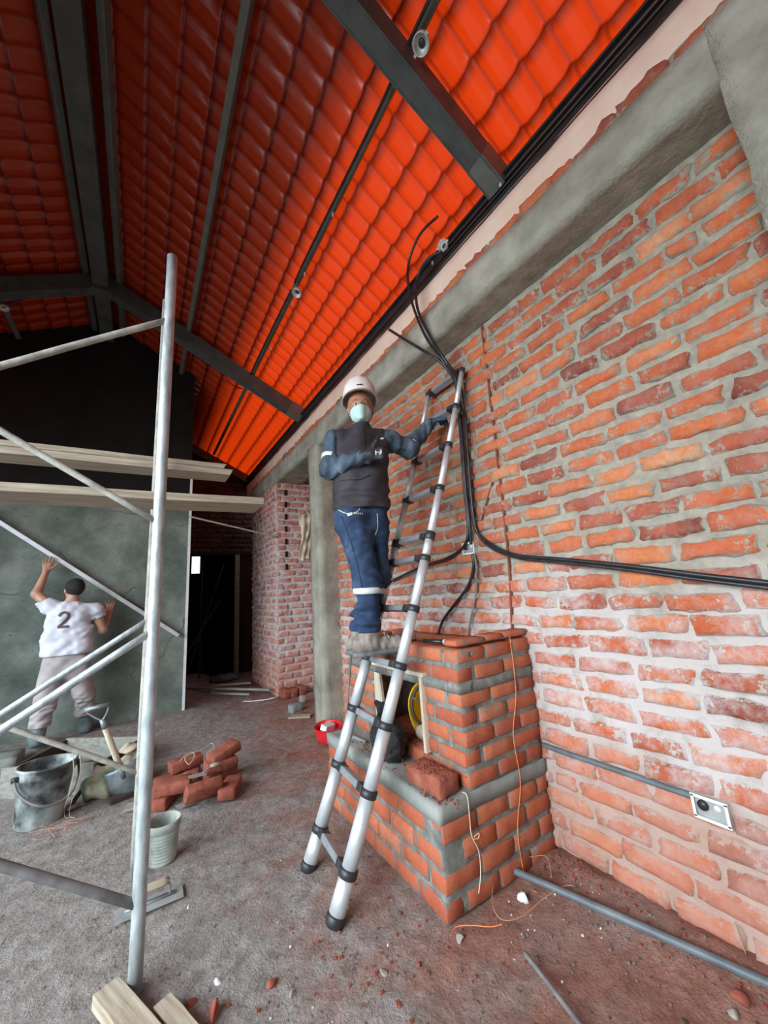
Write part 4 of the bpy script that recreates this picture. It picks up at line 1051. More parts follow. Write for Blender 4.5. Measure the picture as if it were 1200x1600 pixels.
def body1():
    F = Field((O1.x-.48, O1.y-.60, O1.z-.05), (O1.x+.82, O1.y+.42, O1.z+1.95), .0085)
    F.cap(pelv, chest, .10, .115, k=.05, flat=(N1, 1.25)); F.cap(chest, neck0, .105, .06, k=.06, flat=(N1, 1.2))
    F.cap(neck0-Zv*.03, headc-Zv*.05, .052, .050, k=.03)
    for a, b, c_, r_ in ((shR, elR, wrR, (.050, .040, .027)), (shL, elL, wrL, (.050, .040, .027))):
        F.cap(chest+(a-chest)*.6, a, .06, .052, k=.04); F.cap(a, b, r_[0], r_[1], k=.02); F.cap(b, c_, r_[1], r_[2], k=.02)
    for a, b, c_ in ((hipR, knR, anR), (hipL, knL, anL)):
        F.cap(a, b, .078, .052, k=.03); F.cap(b, c_, .052, .036, k=.02)
    for a, t_ in ((anR, toeR), (anL, toeL)): F.cap(a-Zv*.02, t_, .036, .028, k=.02)
    # head: skull, jaw, nose, brow, ears
    F.ell(headc+Zv*.025, (.082, .095, .100), [side1, fwd1, Zv], k=.02)
    F.ell(headc-Zv*.045+fwd1*.022, (.058, .068, .065), [side1, fwd1, Zv], k=.03)
    F.cap(headc+fwd1*.088+Zv*.010, headc+fwd1*.108-Zv*.022, .010, .015, k=.012)
    F.cap(headc+fwd1*.084+Zv*.026-side1*.035, headc+fwd1*.084+Zv*.026+side1*.035, .010, k=.015)
    for q in (-1, 1):
        F.ell(headc+fwd1*.092+side1*.031*q+Zv*.008, (.017, .010, .010), [side1, fwd1, Zv], k=.008, op='sub')
        F.ell(headc+side1*q*.080-Zv*.010-fwd1*.004, (.010, .020, .030), [side1, fwd1, Zv], k=.008)
    F.cap(headc+fwd1*.088-Zv*.050-side1*.018, headc+fwd1*.088-Zv*.050+side1*.018, .008, k=.008)
    hand(F, wrR, hR_f, hR_n, hR_s, (.9, .95, .95, .95), .92, 0, thumb_dir=hR_t)
    hand(F, wrL, hL_f, hL_n, hL_s, (.55, .6, .6, .6), .92, 0, thumb_dir=hL_t)
    return F
# right hand: thumb up over the chest; left hand: laid over the ladder rung
hR_f = (q1(600, 708, -.24)-wrR).normalized(); hR_n = (N1*.9-Zv*.1).normalized(); hR_s = Zv.copy(); hR_t = (U1*.45+Zv*.75-N1*.1)
hL_f = (q1(698, 645, .235)-wrL).normalized(); hL_n = Vector((.25, 0, -1)); hL_s = (-N1+Zv*.1); hL_t = (hL_f*.8-N1*.5-Zv*.5)
per1 = body1().build('person', M['skin'], None, O1, label='person in white helmet and face mask standing on the ladder giving a thumbs up', cat='person')
per1.location = O1
# sleeves
F = Field((O1.x-.48, O1.y-.55, O1.z+.95), (O1.x+.75, O1.y+.42, O1.z+1.75), .0075)
for a, b, c_ in ((shR, elR, wrR), (shL, elL, wrL)):
    F.cap(chest+(a-chest)*.90, a, .062, .066, k=.03); F.cap(a, b, .069, .058, k=.03); F.cap(b, a.lerp(b, .75), .060, .062, k=.02)
    F.cap(b, b.lerp(c_, .93), .057, .043, k=.03)
F.wrinkle(.009, 48, 3); F.wrinkle(.005, 95, 7)
slv = F.build('sleeves', M['sleeve'], per1, O1, label='navy denim sleeves with reflective bands')
def band(name, A, B, t_, r_, w_, parent, O, mat='reflective', flat=None):
    A, B = Vector(A), Vector(B); c_ = A.lerp(B, t_); d = (B-A).normalized()
    mb = MB(); mb.tube([c_-d*w_/2-O, c_-d*w_*.45-O, c_+d*w_*.45-O, c_+d*w_/2-O], [r_-.006, r_, r_, r_-.006], 28); return mb.build(name, M[mat], parent, True)
band('reflective_band', shR, elR, .62, .068, .030, slv, O1); band('reflective_band', elL, wrL, .10, .063, .028, slv, O1)
# vest over torso
F = Field((O1.x-.42, O1.y-.42, O1.z+.72), (O1.x+.42, O1.y+.42, O1.z+1.78), .0075)
hem = q1(565, 799)
F.cap(hem+Zv*.02-U1*.045, chest-U1*.050, .134, .132, k=.05, flat=(N1, 1.0)); F.cap(hem+Zv*.02+U1*.045, chest+U1*.050, .134, .132, k=.05, flat=(N1, 1.0))
F.cap(chest+Zv*.02, neck0-Zv*.03, .145, .085, k=.06, flat=(N1, 1.2))
for s_ in (shR, shL):
    F.cap(chest+Zv*.09, s_.lerp(chest, .30)+Zv*.012, .085, .074, k=.05); F.cap(neck0-Zv*.015, s_.lerp(neck0, .28)+Zv*.012, .062, .060, k=.05)
F.cap(neck0-Zv*.03, neck1-Zv*.005, .070, .064, k=.02)
F.wrinkle(.008, 34, 11, (1, 1, 2)); F.wrinkle(.008, 55, 5, (.3, .3, 2.5), z0=hem.z+.08, z1=.16)
F.cut(hem-Zv*.0, (0.02, 0, -1)); F.cut(neck1+Zv*.012, (0, 0, 1))
vest = F.build('vest', M['vest'], per1, O1)
# collar opening zip
decal('zip', vest, [q1(567, 672)-O1, q1(570, 700)-O1, q1(570, 740)-O1], .010, N1, M['black_plastic'], vest)
decal('chest_logo', vest, [q1(592, 690)-O1, q1(599, 688)-O1], .012, N1, M['reflective'], vest)
for zz, pxs in ((757, (530, 560, 588)),):
    decal('pocket_flap', vest, [q1(pxs[0], zz)-O1, q1(pxs[1], zz+1)-O1, q1(pxs[2]-10, zz-6)-O1], .012, N1, M['vest'], vest, off=.007)
# jeans
F = Field((O1.x-.36, O1.y-.36, O1.z+.0), (O1.x+.42, O1.y+.42, O1.z+.98), .0075)
F.cap(q1(549, 792, 0), q1(551, 818, -.02), .098, .106, k=.05); F.cap(q1(579, 792, .02), q1(581, 818, .03), .096, .103, k=.05)
for a, b, c_ in ((hipR, knR, anR), (hipL, knL, anL)):
    F.cap(a, b, .100, .076, k=.04); F.cap(b, c_+Zv*.05, .074, .064, k=.04); F.cap(c_+Zv*.08, c_+Zv*.04, .066, .070, k=.02)
F.wrinkle(.008, 32, 4, (1, 1, 1.6)); F.wrinkle(.004, 75, 24, (1, 1, 1.6)); F.wrinkle(.013, 52, 8, (.5, .5, 2.2), z0=knR.z-.02, z1=.18); F.wrinkle(.014, 62, 9, (.4, .4, 2.4), z0=anR.z+.10, z1=.15)
F.cut((0, 0, hem.z+.03), (0, 0, 1)); F.cut(anR+Zv*.015, (0, 0, -1))
jn = F.build('jeans', M['jeans'], per1, O1)
band('reflective_band', knR, anR, .23, .086, .036, jn, O1); band('reflective_band', knL, anL, .23, .084, .036, jn, O1)
decal('waist_seam', jn, [q1(531, 803)-O1, q1(545, 810)-O1, q1(560, 806)-O1, q1(564, 796)-O1], .004, N1, M['cream_string'], jn)
decal('side_seam', jn, [q1(535, 812)-O1, q1(549, 850)-O1, q1(560, 890)-O1, q1(566, 918)-O1], .0035, N1, M['vest'], jn)
decal('pocket_print', jn, [q1(545, 812)-O1, q1(552, 810)-O1], .018, N1, M['reflective'], jn)
for kx in range(5): decal('pocket_print', jn, [q1(554+kx*3, 809.5)-O1, q1(555.4+kx*3, 809.3)-O1], .010, N1, M['reflective'], jn)
decal('fly_seam', jn, [q1(589, 806)-O1, q1(590, 825)-O1, q1(586, 838)-O1], .004, N1, M['cream_string'], jn)
# boots
def boot(an, toe, parent, O, mat='boot', name='boot'):
    F = Field(np.minimum(an, toe)-.14-np.array((0, 0, .05)), np.maximum(an, toe)+.14, .006)
    d = (toe-an); d.z = 0; d.normalize(); hl = Vector((an.x, an.y, 0))-d*.055; zb = an.z-.125+.0
    zb = toe.z-.035
    F.cap(an+Zv*.075, an-Zv*.02, .057, .054, k=.03)
    F.cap(Vector((hl.x, hl.y, zb+.055)), Vector((an.x, an.y, zb+.07)), .048, .052, k=.03)
    F.cap(Vector((an.x, an.y, zb+.066)), Vector((toe.x, toe.y, zb+.036)), .050, .038, k=.02)
    F.cap(Vector((toe.x, toe.y, zb+.043))-d*.03, Vector((toe.x, toe.y, zb+.04)), .047, .041, k=.02)
    F.wrinkle(.005, 70, 2); F.cut((0, 0, zb+.018), (0, 0, -1)); F.cut(an+Zv*.085, (0, 0, 1))
    b_ = F.build(name, M[mat], parent, O)
    F = Field(np.minimum(hl, toe)-.1-np.array((0, 0, .4)), np.maximum(hl, toe)+.1+np.array((0, 0, .2)), .006)
    F = Field((min(hl.x, toe.x)-.09, min(hl.y, toe.y)-.09, zb-.03), (max(hl.x, toe.x)+.09, max(hl.y, toe.y)+.09, zb+.06), .005)
    F.cap((hl.x, hl.y, zb+.01), (toe.x, toe.y, zb+.01), .052, .051, k=.02); F.cut((0, 0, zb), (0, 0, -1)); F.cut((0, 0, zb+.026), (0, 0, 1))
    F.build('sole', M['sole'], b_, O)
    return b_
bR = boot(anR, toeR, per1, O1); bL = boot(anL, toeL, per1, O1)
for kx in range(4):
    c_ = anR.lerp(toeR, .16+.12*kx); top = c_+Zv*(.062-.012*kx)
    s_ = (toeR-anR).cross(Zv).normalized()
    mb = MB(); mb.tube([top+s_*.03-Zv*.012-O1, top+Zv*.008-O1, top-s_*.03-Zv*.012-O1], .0028, 6); mb.build('lace', M['cream_string'], bR, True)
c_ = anR.lerp(toeR, .18)+Zv*.068
for s2 in (1, -1):
    mb = MB(); mb.tube(smooth_path([c_-O1, c_+Vector((.03, -.03*s2, .02))-O1, c_+Vector((.055, -.05*s2, -.01))-O1, c_+Vector((.03, -.055*s2, -.035))-O1], 5), .0028, 6); mb.build('lace', M['cream_string'], bR, True)
# gloves
F = Field(wrR-Vector((.13, .13, .13)), wrR+Vector((.17, .17, .17)), .0034)
F.cap(wrR-hR_f*.03, wrR+hR_f*.01, .036, .034, k=.01); hand(F, wrR, hR_f, hR_n, hR_s, (.9, .95, .95, .95), .92, .0045, thumb_dir=hR_t)
gR = F.build('glove', M['glove'], per1, O1, label='black glove making a thumbs up')
bk_ = wrR+hR_f*.055
decal('glove_print', gR, [bk_-hR_f*.016+Zv*.014-O1, bk_-hR_f*.016-Zv*.014-O1], .007, N1, M['reflective'], gR)
decal('glove_print', gR, [bk_+hR_f*.014+Zv*.016-O1, bk_+hR_f*.016+Zv*.0-O1, bk_+hR_f*.006-Zv*.014-O1], .007, N1, M['reflective'], gR)
decal('glove_print', gR, [bk_-hR_f*.012+Zv*.002-O1, bk_+hR_f*.012+Zv*.002-O1], .005, N1, M['reflective'], gR)
F = Field(wrL-Vector((.12, .13, .13)), wrL+Vector((.19, .17, .15)), .0036)
F.cap(wrL-hL_f*.04, wrL+hL_f*.01, .036, .034, k=.01); hand(F, wrL, hL_f, hL_n, hL_s, (.55, .6, .6, .6), .92, .0045, thumb_dir=hL_t)
F.build('glove', M['glove_blue'], per1, O1, label='black and blue glove gripping the ladder rung')
# face details, mask, helmet
for q in (-1, 1):
    mb = MB(); c_ = headc+fwd1*.0765+side1*.031*q+Zv*.006-O1
    Mx = fwd1.to_track_quat('Z', 'Y').to_matrix()
    mb.lathe([(0, -.010), (.009, -.005), (.0110, 0), (.009, .0045), (.005, .0085), (0, .0095)], 16, c=c_, M=Mx); ey = mb.build('eye', M['eye_white'], per1, True)
    mb = MB(); mb.lathe([(.0068, .0070), (.004, .0096), (0, .0106)], 12, c=c_, M=Mx); mb.build('iris', M['eye_dark'], ey, True)
    mb = MB(); e0 = headc+fwd1*.096+Zv*.028-O1
    mb.tube([e0+side1*q*.016-fwd1*.001, e0+side1*q*.032+Zv*.004-fwd1*.004, e0+side1*q*.050-fwd1*.014-Zv*.002], [.003, .004, .002], 8); mb.build('eyebrow', M['hair'], per1, True)
F = Field(np.array(headc)-.16, np.array(headc)+.16, .0045)
F.ell(headc-Zv*.042+fwd1*.036, (.070, .078, .072), [side1, fwd1, Zv], k=.02); F.cap(headc+fwd1*.10-Zv*.008, headc+fwd1*.112-Zv*.035, .014, .016, k=.03)
F.cap(headc+fwd1*.09-Zv*.085, headc+fwd1*.112-Zv*.04, .018, .012, k=.03)
F.cut(headc+fwd1*.012, -fwd1); F.cut(headc+fwd1*.10-Zv*.012, (Zv+fwd1*-.12)); F.cut(headc-Zv*.112, -Zv)
mk = F.build('face_mask', M['mask'], per1, O1)
for q in (-1, 1):
    mb = MB(); mb.tube(smooth_path([headc+side1*q*.066+fwd1*.03-Zv*.010-O1, headc+side1*q*.084+fwd1*.0+Zv*.008-O1, headc+side1*q*.088-fwd1*.012-O1, headc+side1*q*.072+fwd1*.016-Zv*.05-O1], 5), .0016, 6); mb.build('ear_loop', M['white_plastic'], mk, True)
F = Field(np.array(headc)-.15, np.array(headc)+.16, .006)
F.ell(headc+Zv*.035-fwd1*.012, (.086, .092, .085), [side1, fwd1, Zv], k=.01); F.cut(headc-fwd1*.0+Zv*.02, (fwd1*.75-Zv*.65)); F.wrinkle(.002, 160, 4)
F.build('hair', M['hair'], per1, O1)
def hard_hat(name, mat, C, fw, up, parent, O, brim_f=.055, open_=False, sc_=1.0, shell_only=False):
    fw = Vector(fw).normalized(); up = Vector(up); up = (up-fw*up.dot(fw)).normalized(); sd = fw.cross(up).normalized(); C = Vector(C)
    mb = MB(); NN = 40; prof = [(1.0, 0), (.995, .03), (.96, .065), (.88, .098), (.74, .125), (.52, .144), (.26, .154), (.02, .156)]
    rx, ry = .112*sc_, .134*sc_
    def P(a, f_, z): return C+sd*math.cos(a)*rx*f_+fw*math.sin(a)*ry*f_+up*z*sc_-O
    base = len(mb.v)
    rings = [(-1, 0)]
    for (f_, z) in prof:
        for k in range(NN):
            a = 2*math.pi*k/NN; rib = 1
            zz = z
            if z > .05:
                cx_ = abs(math.cos(a)*f_)
                zz = z+.008*math.exp(-(cx_/.10)**2)+.005*math.exp(-((cx_-.42)/.07)**2)
            mb.v.append(P(a, f_, zz))
    n = len(prof)
    for i in range(n-1):
        for k in range(NN):
            k2 = (k+1) % NN; mb.f.append((i*NN+k, i*NN+k2, (i+1)*NN+k2, (i+1)*NN+k))
    mb.f.append(tuple((n-1)*NN+k for k in range(NN)))
    b2 = len(mb.v)
    for k in range(NN):     # brim: peak at the front, narrow rim elsewhere
        a = 2*math.pi*k/NN; pk = max(0, math.sin(a))**3; e = .010+brim_f*pk
        mb.v.append(C+sd*math.cos(a)*(rx+e*.7)+fw*math.sin(a)*(ry+e)-up*(.010+.014*pk)-O)
    for k in range(NN):
        k2 = (k+1) % NN; mb.f.append((k2, k, b2+k, b2+k2))
    o = mb.build(name, mat, parent, True)
    sm = o.modifiers.new('thickness', 'SOLIDIFY'); sm.thickness = .003; sm.offset = 1
    return o
hat_f = (fwd1*1.0+Zv*.02).normalized()
hh_ = hard_hat('hard_hat', M['helmet'], headc+Zv*.066-fwd1*.012, (fwd1+Zv*.16).normalized(), Zv+fwd1*.10, per1, O1)
decal('helmet_print', hh_, [headc+fwd1*.13+Zv*.125+side1*.02-O1, headc+fwd1*.13+Zv*.128-side1*.02-O1], .008, -fwd1, M['vest'], hh_, off=.005)
mb = MB()
mb.tube(smooth_path([headc+side1*.080+Zv*.05+fwd1*.01-O1, headc+side1*.082-Zv*.03+fwd1*.005-O1, headc+side1*.05-Zv*.10+fwd1*.03-O1, headc-Zv*.115+fwd1*.05-O1, headc-side1*.05-Zv*.10+fwd1*.03-O1, headc-side1*.082-Zv*.03+fwd1*.005-O1, headc-side1*.080+Zv*.05+fwd1*.01-O1], 5), .003, 6)
mb.build('chin_strap', M['black_plastic'], hh_, True)

# ---------------- worker plastering the back wall
WY = 5.30
def q2(px, py, v=0): return at(px, py, 1, WY+v)
pelv2 = q2(103, 1030); chest2 = q2(108, 965, .03); neck2 = q2(112, 942, .06); head2 = q2(116, 921, .07)
sh2 = [q2(80, 950, .04), q2(148, 953, .04)]; el2 = [q2(57, 928, .10), q2(160, 984, .06)]; wr2 = [q2(72, 893, .25), q2(171, 957, .24)]
hip2 = [q2(88, 1038), q2(120, 1038)]; kn2 = [q2(72, 1090, .0), q2(132, 1083, .08)]; an2 = [q2(58, 1148, .02), q2(134, 1128, .26)]
O2 = Vector((pelv2.x, pelv2.y, .09))
an2[0].z = max(an2[0].z, .20)
toe2 = [an2[0]+Vector((-.06, .17, -.075)), an2[1]+Vector((-.02, .12, -.075))]
F = Field((O2.x-.62, O2.y-.25, O2.z-.10), (O2.x+.62, O2.y+.52, O2.z+2.1), .0075)
F.cap(pelv2, chest2, .115, .125, k=.05, flat=((0, 1, 0), 1.2)); F.cap(chest2, neck2, .12, .06, k=.06, flat=((0, 1, 0), 1.2)); F.cap(neck2, head2-Zv*.04, .055, .052, k=.03)
fw2 = Vector((-.45, .85, .25)).normalized(); sd2 = fw2.cross(Zv).normalized(); up2 = sd2.cross(fw2)
F.ell(head2+up2*.02, (.076, .094, .10), [sd2, fw2, up2], k=.02); F.ell(head2-up2*.045+fw2*.025, (.056, .064, .06), [sd2, fw2, up2], k=.03)
F.cap(head2+fw2*.088+up2*.01, head2+fw2*.106-up2*.02, .010, .014, k=.012)
for q in (-1, 1):
    F.ell(head2+sd2*q*.078-up2*.01, (.010, .020, .030), [sd2, fw2, up2], k=.008)
    F.ell(head2+fw2*.088+sd2*.03*q+up2*.008, (.016, .010, .010), [sd2, fw2, up2], k=.008, op='sub')
F.cap(head2+fw2*.082-up2*.05-sd2*.016, head2+fw2*.082-up2*.05+sd2*.016, .008, k=.008)
for i in (0, 1):
    F.cap(chest2+(sh2[i]-chest2)*.6, sh2[i], .07, .058, k=.04); F.cap(sh2[i], el2[i], .054, .044, k=.02); F.cap(el2[i], wr2[i], .045, .028, k=.02)
    F.cap(hip2[i], kn2[i], .085, .058, k=.03); F.cap(kn2[i], an2[i], .056, .040, k=.02); F.cap(an2[i]-Zv*.02, toe2[i], .04, .03, k=.02)
hand(F, wr2[0], Vector((-.02, .35, 1)), Vector((0, 1, -.2)), Vector((1, 0, .1)), (.08, .10, .12, .15), 1.08, -.001, thumb_dir=(.5, .3, .9), k=.003, spread=.28)
hand(F, wr2[1], Vector((.0, .35, 1)), Vector((0, 1, -.2)), Vector((-1, 0, .1)), (.25, .3, .3, .3), 1.08, -.001, thumb_dir=(-.5, .3, .9), k=.003, spread=.28)
per2 = F.build('person', M['skin_light'], None, O2, label='person in white number 2 shirt, seen from behind, smoothing the back wall', cat='person'); per2.location = O2
F = Field((O2.x-.5, O2.y-.3, O2.z+.75), (O2.x+.55, O2.y+.45, O2.z+1.75), .009)
hem2 = q2(104, 1022)
F.cap(hem2+Zv*.02-Vector((.070, 0, 0)), chest2-Vector((.05, 0, 0)), .152, .145, k=.06, flat=((0, 1, 0), 1.12)); F.cap(hem2+Zv*.02+Vector((.070, 0, 0)), chest2+Vector((.05, 0, 0)), .152, .145, k=.06, flat=((0, 1, 0), 1.12))
F.cap(chest2+Zv*.02, neck2-Zv*.05, .15, .09, k=.06, flat=((0, 1, 0), 1.15))
for i in (0, 1): F.cap(chest2+Zv*.07, sh2[i], .09, .078, k=.05); F.cap(sh2[i], sh2[i].lerp(el2[i], .50), .076, .078, k=.03)
F.wrinkle(.010, 26, 21, (1.5, 1, 1)); F.wrinkle(.006, 55, 23, (1.2, 1, .8)); F.wrinkle(.010, 40, 6, (.8, .3, 2), z0=hem2.z+.18, z1=.3)
F.cut(hem2, (0, 0, -1)); F.cap(neck2+Zv*.01, neck2+Zv*.12, .072, .09, k=.005, op='sub')
for i in (0, 1): F.cap(sh2[i].lerp(el2[i], .62), sh2[i].lerp(el2[i], 1.0), .085, .10, k=.004, op='sub')
sh_ = F.build('tshirt', M['tshirt'], per2, O2)
cn = q2(102, 968)-O2
def dd(x, z): return cn+Vector((x*.052, -.2, z*.068))
decal('shirt_number', sh_, [dd(-.75, .55), dd(-.45, .95), dd(.1, 1.1), dd(.65, .85), dd(.72, .35), dd(.35, -.15), dd(-.2, -.6), dd(-.72, -1.0)], .024, (0, 1, 0), M['number'], sh_, off=.004)
decal('shirt_number', sh_, [dd(-.80, -1.02), dd(.0, -1.02), dd(.95, -1.02)], .024, (0, 1, 0), M['number'], sh_, off=.005)
F = Field((O2.x-.55, O2.y-.3, O2.z+.10), (O2.x+.5, O2.y+.5, O2.z+1.0), .009)
F.cap(q2(91, 1022), q2(90, 1045), .112, .122, k=.06); F.cap(q2(116, 1022), q2(118, 1045), .112, .120, k=.06)
for i in (0, 1):
    cu = kn2[i].lerp(an2[i], .72); F.cap(hip2[i], kn2[i], .118, .092, k=.04); F.cap(kn2[i], cu, .090, .085, k=.04); F.cap(cu, cu, .088, .088, k=.02)
F.wrinkle(.010, 28, 31, (1, 1, 1.5)); F.wrinkle(.012, 60, 7, (.3, .3, 2), z0=O2.z+.32, z1=.2)
F.cut((0, 0, hem2.z+.06), (0, 0, 1)); F.cut(kn2[0].lerp(an2[0], .80), (0, 0, -1))
F.build('trousers', M['trousers'], per2, O2)
for i in (0, 1):
    a, b = kn2[i], an2[i]
    F = Field(np.minimum(an2[i], toe2[i])-np.array((.12, .12, .10)), np.maximum(kn2[i], toe2[i])+np.array((.12, .12, .02)), .009)
    F.cap(a.lerp(b, .5), b, .070, .062, k=.03); F.cap(b, Vector((b.x, b.y, toe2[i].z+.02)), .06, .055, k=.03); F.cap(Vector((b.x, b.y, toe2[i].z+.015)), toe2[i]+Zv*.005, .052, .046, k=.03)
    F.cut((0, 0, toe2[i].z-.035), (0, 0, -1)); F.cut(a.lerp(b, .55), (0, 0, 1)); F.wrinkle(.004, 60, 3)
    F.build('rubber_boot', M['rubber_boot'], per2, O2)
F = Field(np.array(head2)-.16, np.array(head2)+.16, .006)
F.ell(head2+up2*.028-fw2*.012, (.087, .094, .098), [sd2, fw2, up2], k=.01); F.cut(head2+fw2*.035, (fw2*.9-up2*.35)); F.cut(head2-up2*.055, -up2)
F.wrinkle(.002, 150, 4); F.build('hair', M['hair'], per2, O2)
# straightedge held against the wall
A, B = at(-70, 772, 1, 5.66), at(279, 993, 1, 5.66)
mb = MB(); cA = (A+B)/2; mb.beam(A-cA, B-cA, .04, .045)
o = mb.build('straightedge', M['alu'], label='long aluminium straightedge held across the wet plaster', cat='straightedge'); o.location = cA; bevel(o, .004)

# ================================================================== THINGS ON THE FLOOR AT THE LEFT
def fz(px, py, z=0):
    p = at(px, py, 2, z); return Vector((p.x, p.y, floor_z(p.x, p.y)))
# big black bucket, leaning slightly
p = fz(56, 1300); p = Vector((p.x-.01, p.y+.14, floor_z(p.x, p.y+.14)))
bkt = empty('bucket', p, rot=(0, math.radians(0), 0), label='big black mortar-stained bucket with a wire handle, holding dark slop', cat='bucket')
Hb, r0, r1 = .365, .128, .160
mb = MB(); mb.lathe([(0, .0), (r0*.96, .0), (r0, .012), (r0+(r1-r0)*.8, Hb*.80), (r0+(r1-r0)*.82+.006, Hb*.81), (r0+(r1-r0)*.86+.006, Hb*.86), (r1, Hb-.02), (r1+.010, Hb-.012), (r1+.010, Hb), (r1-.004, Hb), (r1-.010, Hb-.03), (r0-.004, .10)], 40, wob=.012, seed=1)
b_ = mb.build('bucket_body', M['bucket'], bkt, True)
mb = MB(); mb.lathe([(r0*1.0, .22), (.07, .23), (0, .225)], 32, wob=.01); mb.build('slop', M['bucket_in'], bkt, True)
hp = [Vector((-(r1+.016), -.02, Hb-.05))]
for k in range(1, 10):
    a = math.pi*k/10; hp.append(Vector((-(r1+.02)*math.cos(a), -(r1*.55+.06)*math.sin(a)-.075*math.sin(a), Hb-.05-.16*math.sin(a))))
hp.append(Vector((r1+.016, -.02, Hb-.05)))
mb = MB(); mb.tube(smooth_path(hp, 4), .009, 10); mb.build('handle', M['dark_pipe'], bkt, True)
for q in (-1, 1):
    mb = MB(); mb.tube([(q*(r1-.005), -.02, Hb-.05), (q*(r1+.028), -.02, Hb-.05)], .018, 12); mb.build('handle_lug', M['black_plastic'], bkt, True)
bkt.rotation_euler = (0, math.radians(3), math.radians(25))
# small ribbed white bucket behind the post
p = fz(256, 1357); p = Vector((p.x-.005, p.y+.075, floor_z(p.x, p.y+.075)))
sb = empty('bucket', p, label='small ribbed dirty white plastic bucket behind the scaffold post', cat='bucket')
pr = [(0, 0), (.072, 0), (.078, .006)]
for k in range(9): pr += [(.079+.0018*k, .010+.017*k), (.083+.0018*k, .018+.017*k), (.079+.0019*k, .0255+.017*k)]
pr += [(.098, .172), (.106, .180), (.106, .215), (.101, .218), (.098, .215), (.095, .17), (.074, .04)]
mb = MB(); mb.lathe(pr, 36, wob=.008, seed=3); mb.build('bucket_body', M['white_bucket'], sb, True)
mb = MB(); mb.lathe([(.086, .12), (.05, .125), (0, .12)], 28); mb.build('mortar', M['mortar'], sb, True); sb.scale = (.84, .84, .95)
# plastering float lying on the floor behind the post foot
A, B = fz(180, 1440), fz(286, 1396); c_ = (A+B)/2+Vector((0, 0, .012)); d = (B-A).normalized()
fl_ = empty('plastering_float', c_, rot=(0, 0, math.atan2(d.y, d.x)), label='long steel plastering float lying flat beside the scaffold post', cat='trowel')
L_ = (B-A).length
mb = MB(); mb.box((0, 0, 0), (L_, .105, .003)); bevel(mb.build('blade', M['trowel_steel'], fl_), .001)
mb = MB(); mb.box((0, 0, .006), (L_*.75, .016, .010)); mb.tube(smooth_path([(-.06, 0, .008), (-.05, 0, .05), (-.03, 0, .062)], 4), .006, 8); mb.tube(smooth_path([(.08, 0, .008), (.075, 0, .05), (.05, 0, .062)], 4), .006, 8); mb.build('bracket', M['shovel_metal'], fl_, True)
mb = MB(); mb.tube([(-.055, 0, .064), (-.03, 0, .066), (.01, 0, .064), (.05, 0, .066), (.075, 0, .064)], [.013, .017, .018, .017, .013], 14); mb.build('handle', M['wood'], fl_, True)
# boards at the bottom edge
A, B = fz(146, 1567), fz(240, 1650)
def board(A, B, wd, th, label, mat='wood', z=.02):
    A, B = Vector(A), Vector(B); A.z = B.z = max(floor_z(A.x, A.y), floor_z(B.x, B.y))+z
    d = B-A; c_ = (A+B)/2
    mb = MB(); nn = 10; 
    for i in range(nn+1):
        for (a, b) in ((-1, -1), (1, -1), (1, 1), (-1, 1)):
            j = noise.noise(Vector((i*.9, a*3, b*5+wd*40)))*.002
            mb.v.append(Vector(((i/nn-.5)*d.length+(noise.noise(Vector((a*2, b*3, i*9.)))*.006 if i in (0, nn) else 0), a*wd/2+j, b*th/2+j)))
    for i in range(nn):
        for k in range(4):
            k2 = (k+1) % 4; mb.f.append((4*i+k, 4*i+k2, 4*i+4+k2, 4*i+4+k))
    mb.f.append((3, 2, 1, 0)); q = 4*nn; mb.f.append((q, q+1, q+2, q+3))
    o = mb.build('board', M[mat], label=label, cat='board'); o.location = c_; o.rotation_euler = (0, 0, math.atan2(d.y, d.x)); return bevel(o, .003)
board((-.035, 2.02, 0), (.215, 1.44, 0), .085, .045, 'thick grey wooden board end lying at the foot of the scaffold post', z=.028)
board((.135, 1.85, 0), (.30, 1.44, 0), .06, .035, 'thinner wooden board beside the thick board end at the bottom of the view', z=.022)
# mixing trough of cement-crusted planks
tr = empty('mixing_trough', (-.62, 4.55, floor_z(-.62, 4.55)), label='shallow wooden mortar trough with cement-crusted boards behind the buckets', cat='trough')
OT = tr.location.copy()
T = [fz(18, 1240), fz(150, 1237), fz(225, 1160), fz(108, 1146)]
fa, fb, fc, fd = at(6, 1188, 2, .27), at(150, 1184, 2, .25), at(226, 1141, 2, .25), at(106, 1144, 2, .25)
fe = fz(-20, 1200)
def tb(A, B, hh, mat='wood_grey', th=.028, name='side_board', z0=.0):
    A, B = Vector(A)-OT, Vector(B)-OT; A.z = B.z = hh/2+z0
    mb = MB(); mb.beam(A, B, th, hh); return bevel(mb.build(name, M[mat], tr), .004)
tb(fa, fb, .22); tb(fb, fc, .20, 'wood_dark'); tb(fc, fd, .20); tb(fd, fa, .19, 'wood_dark')
mb = MB(); mb.add([Vector((q.x, q.y, OT.z+.018))-OT for q in (fa, fb, fc, fd)]+[Vector((q.x, q.y, OT.z+.0))-OT for q in (fa, fb, fc, fd)], [(0, 1, 2, 3), (7, 6, 5, 4), (0, 4, 5, 1), (1, 5, 6, 2), (2, 6, 7, 3), (3, 7, 4, 0)]); mb.build('trough_bottom', M['wood_dark'], tr)
# low cement ledge the plasterer stands on
o = rough_block('cement_ledge', (-2.4, 4.95, .0), (-.86, 5.25, .15), M['cement_band'], amp=.006, seed=6, label='low grey cement ledge along the foot of the plastered wall', cat='ledge')
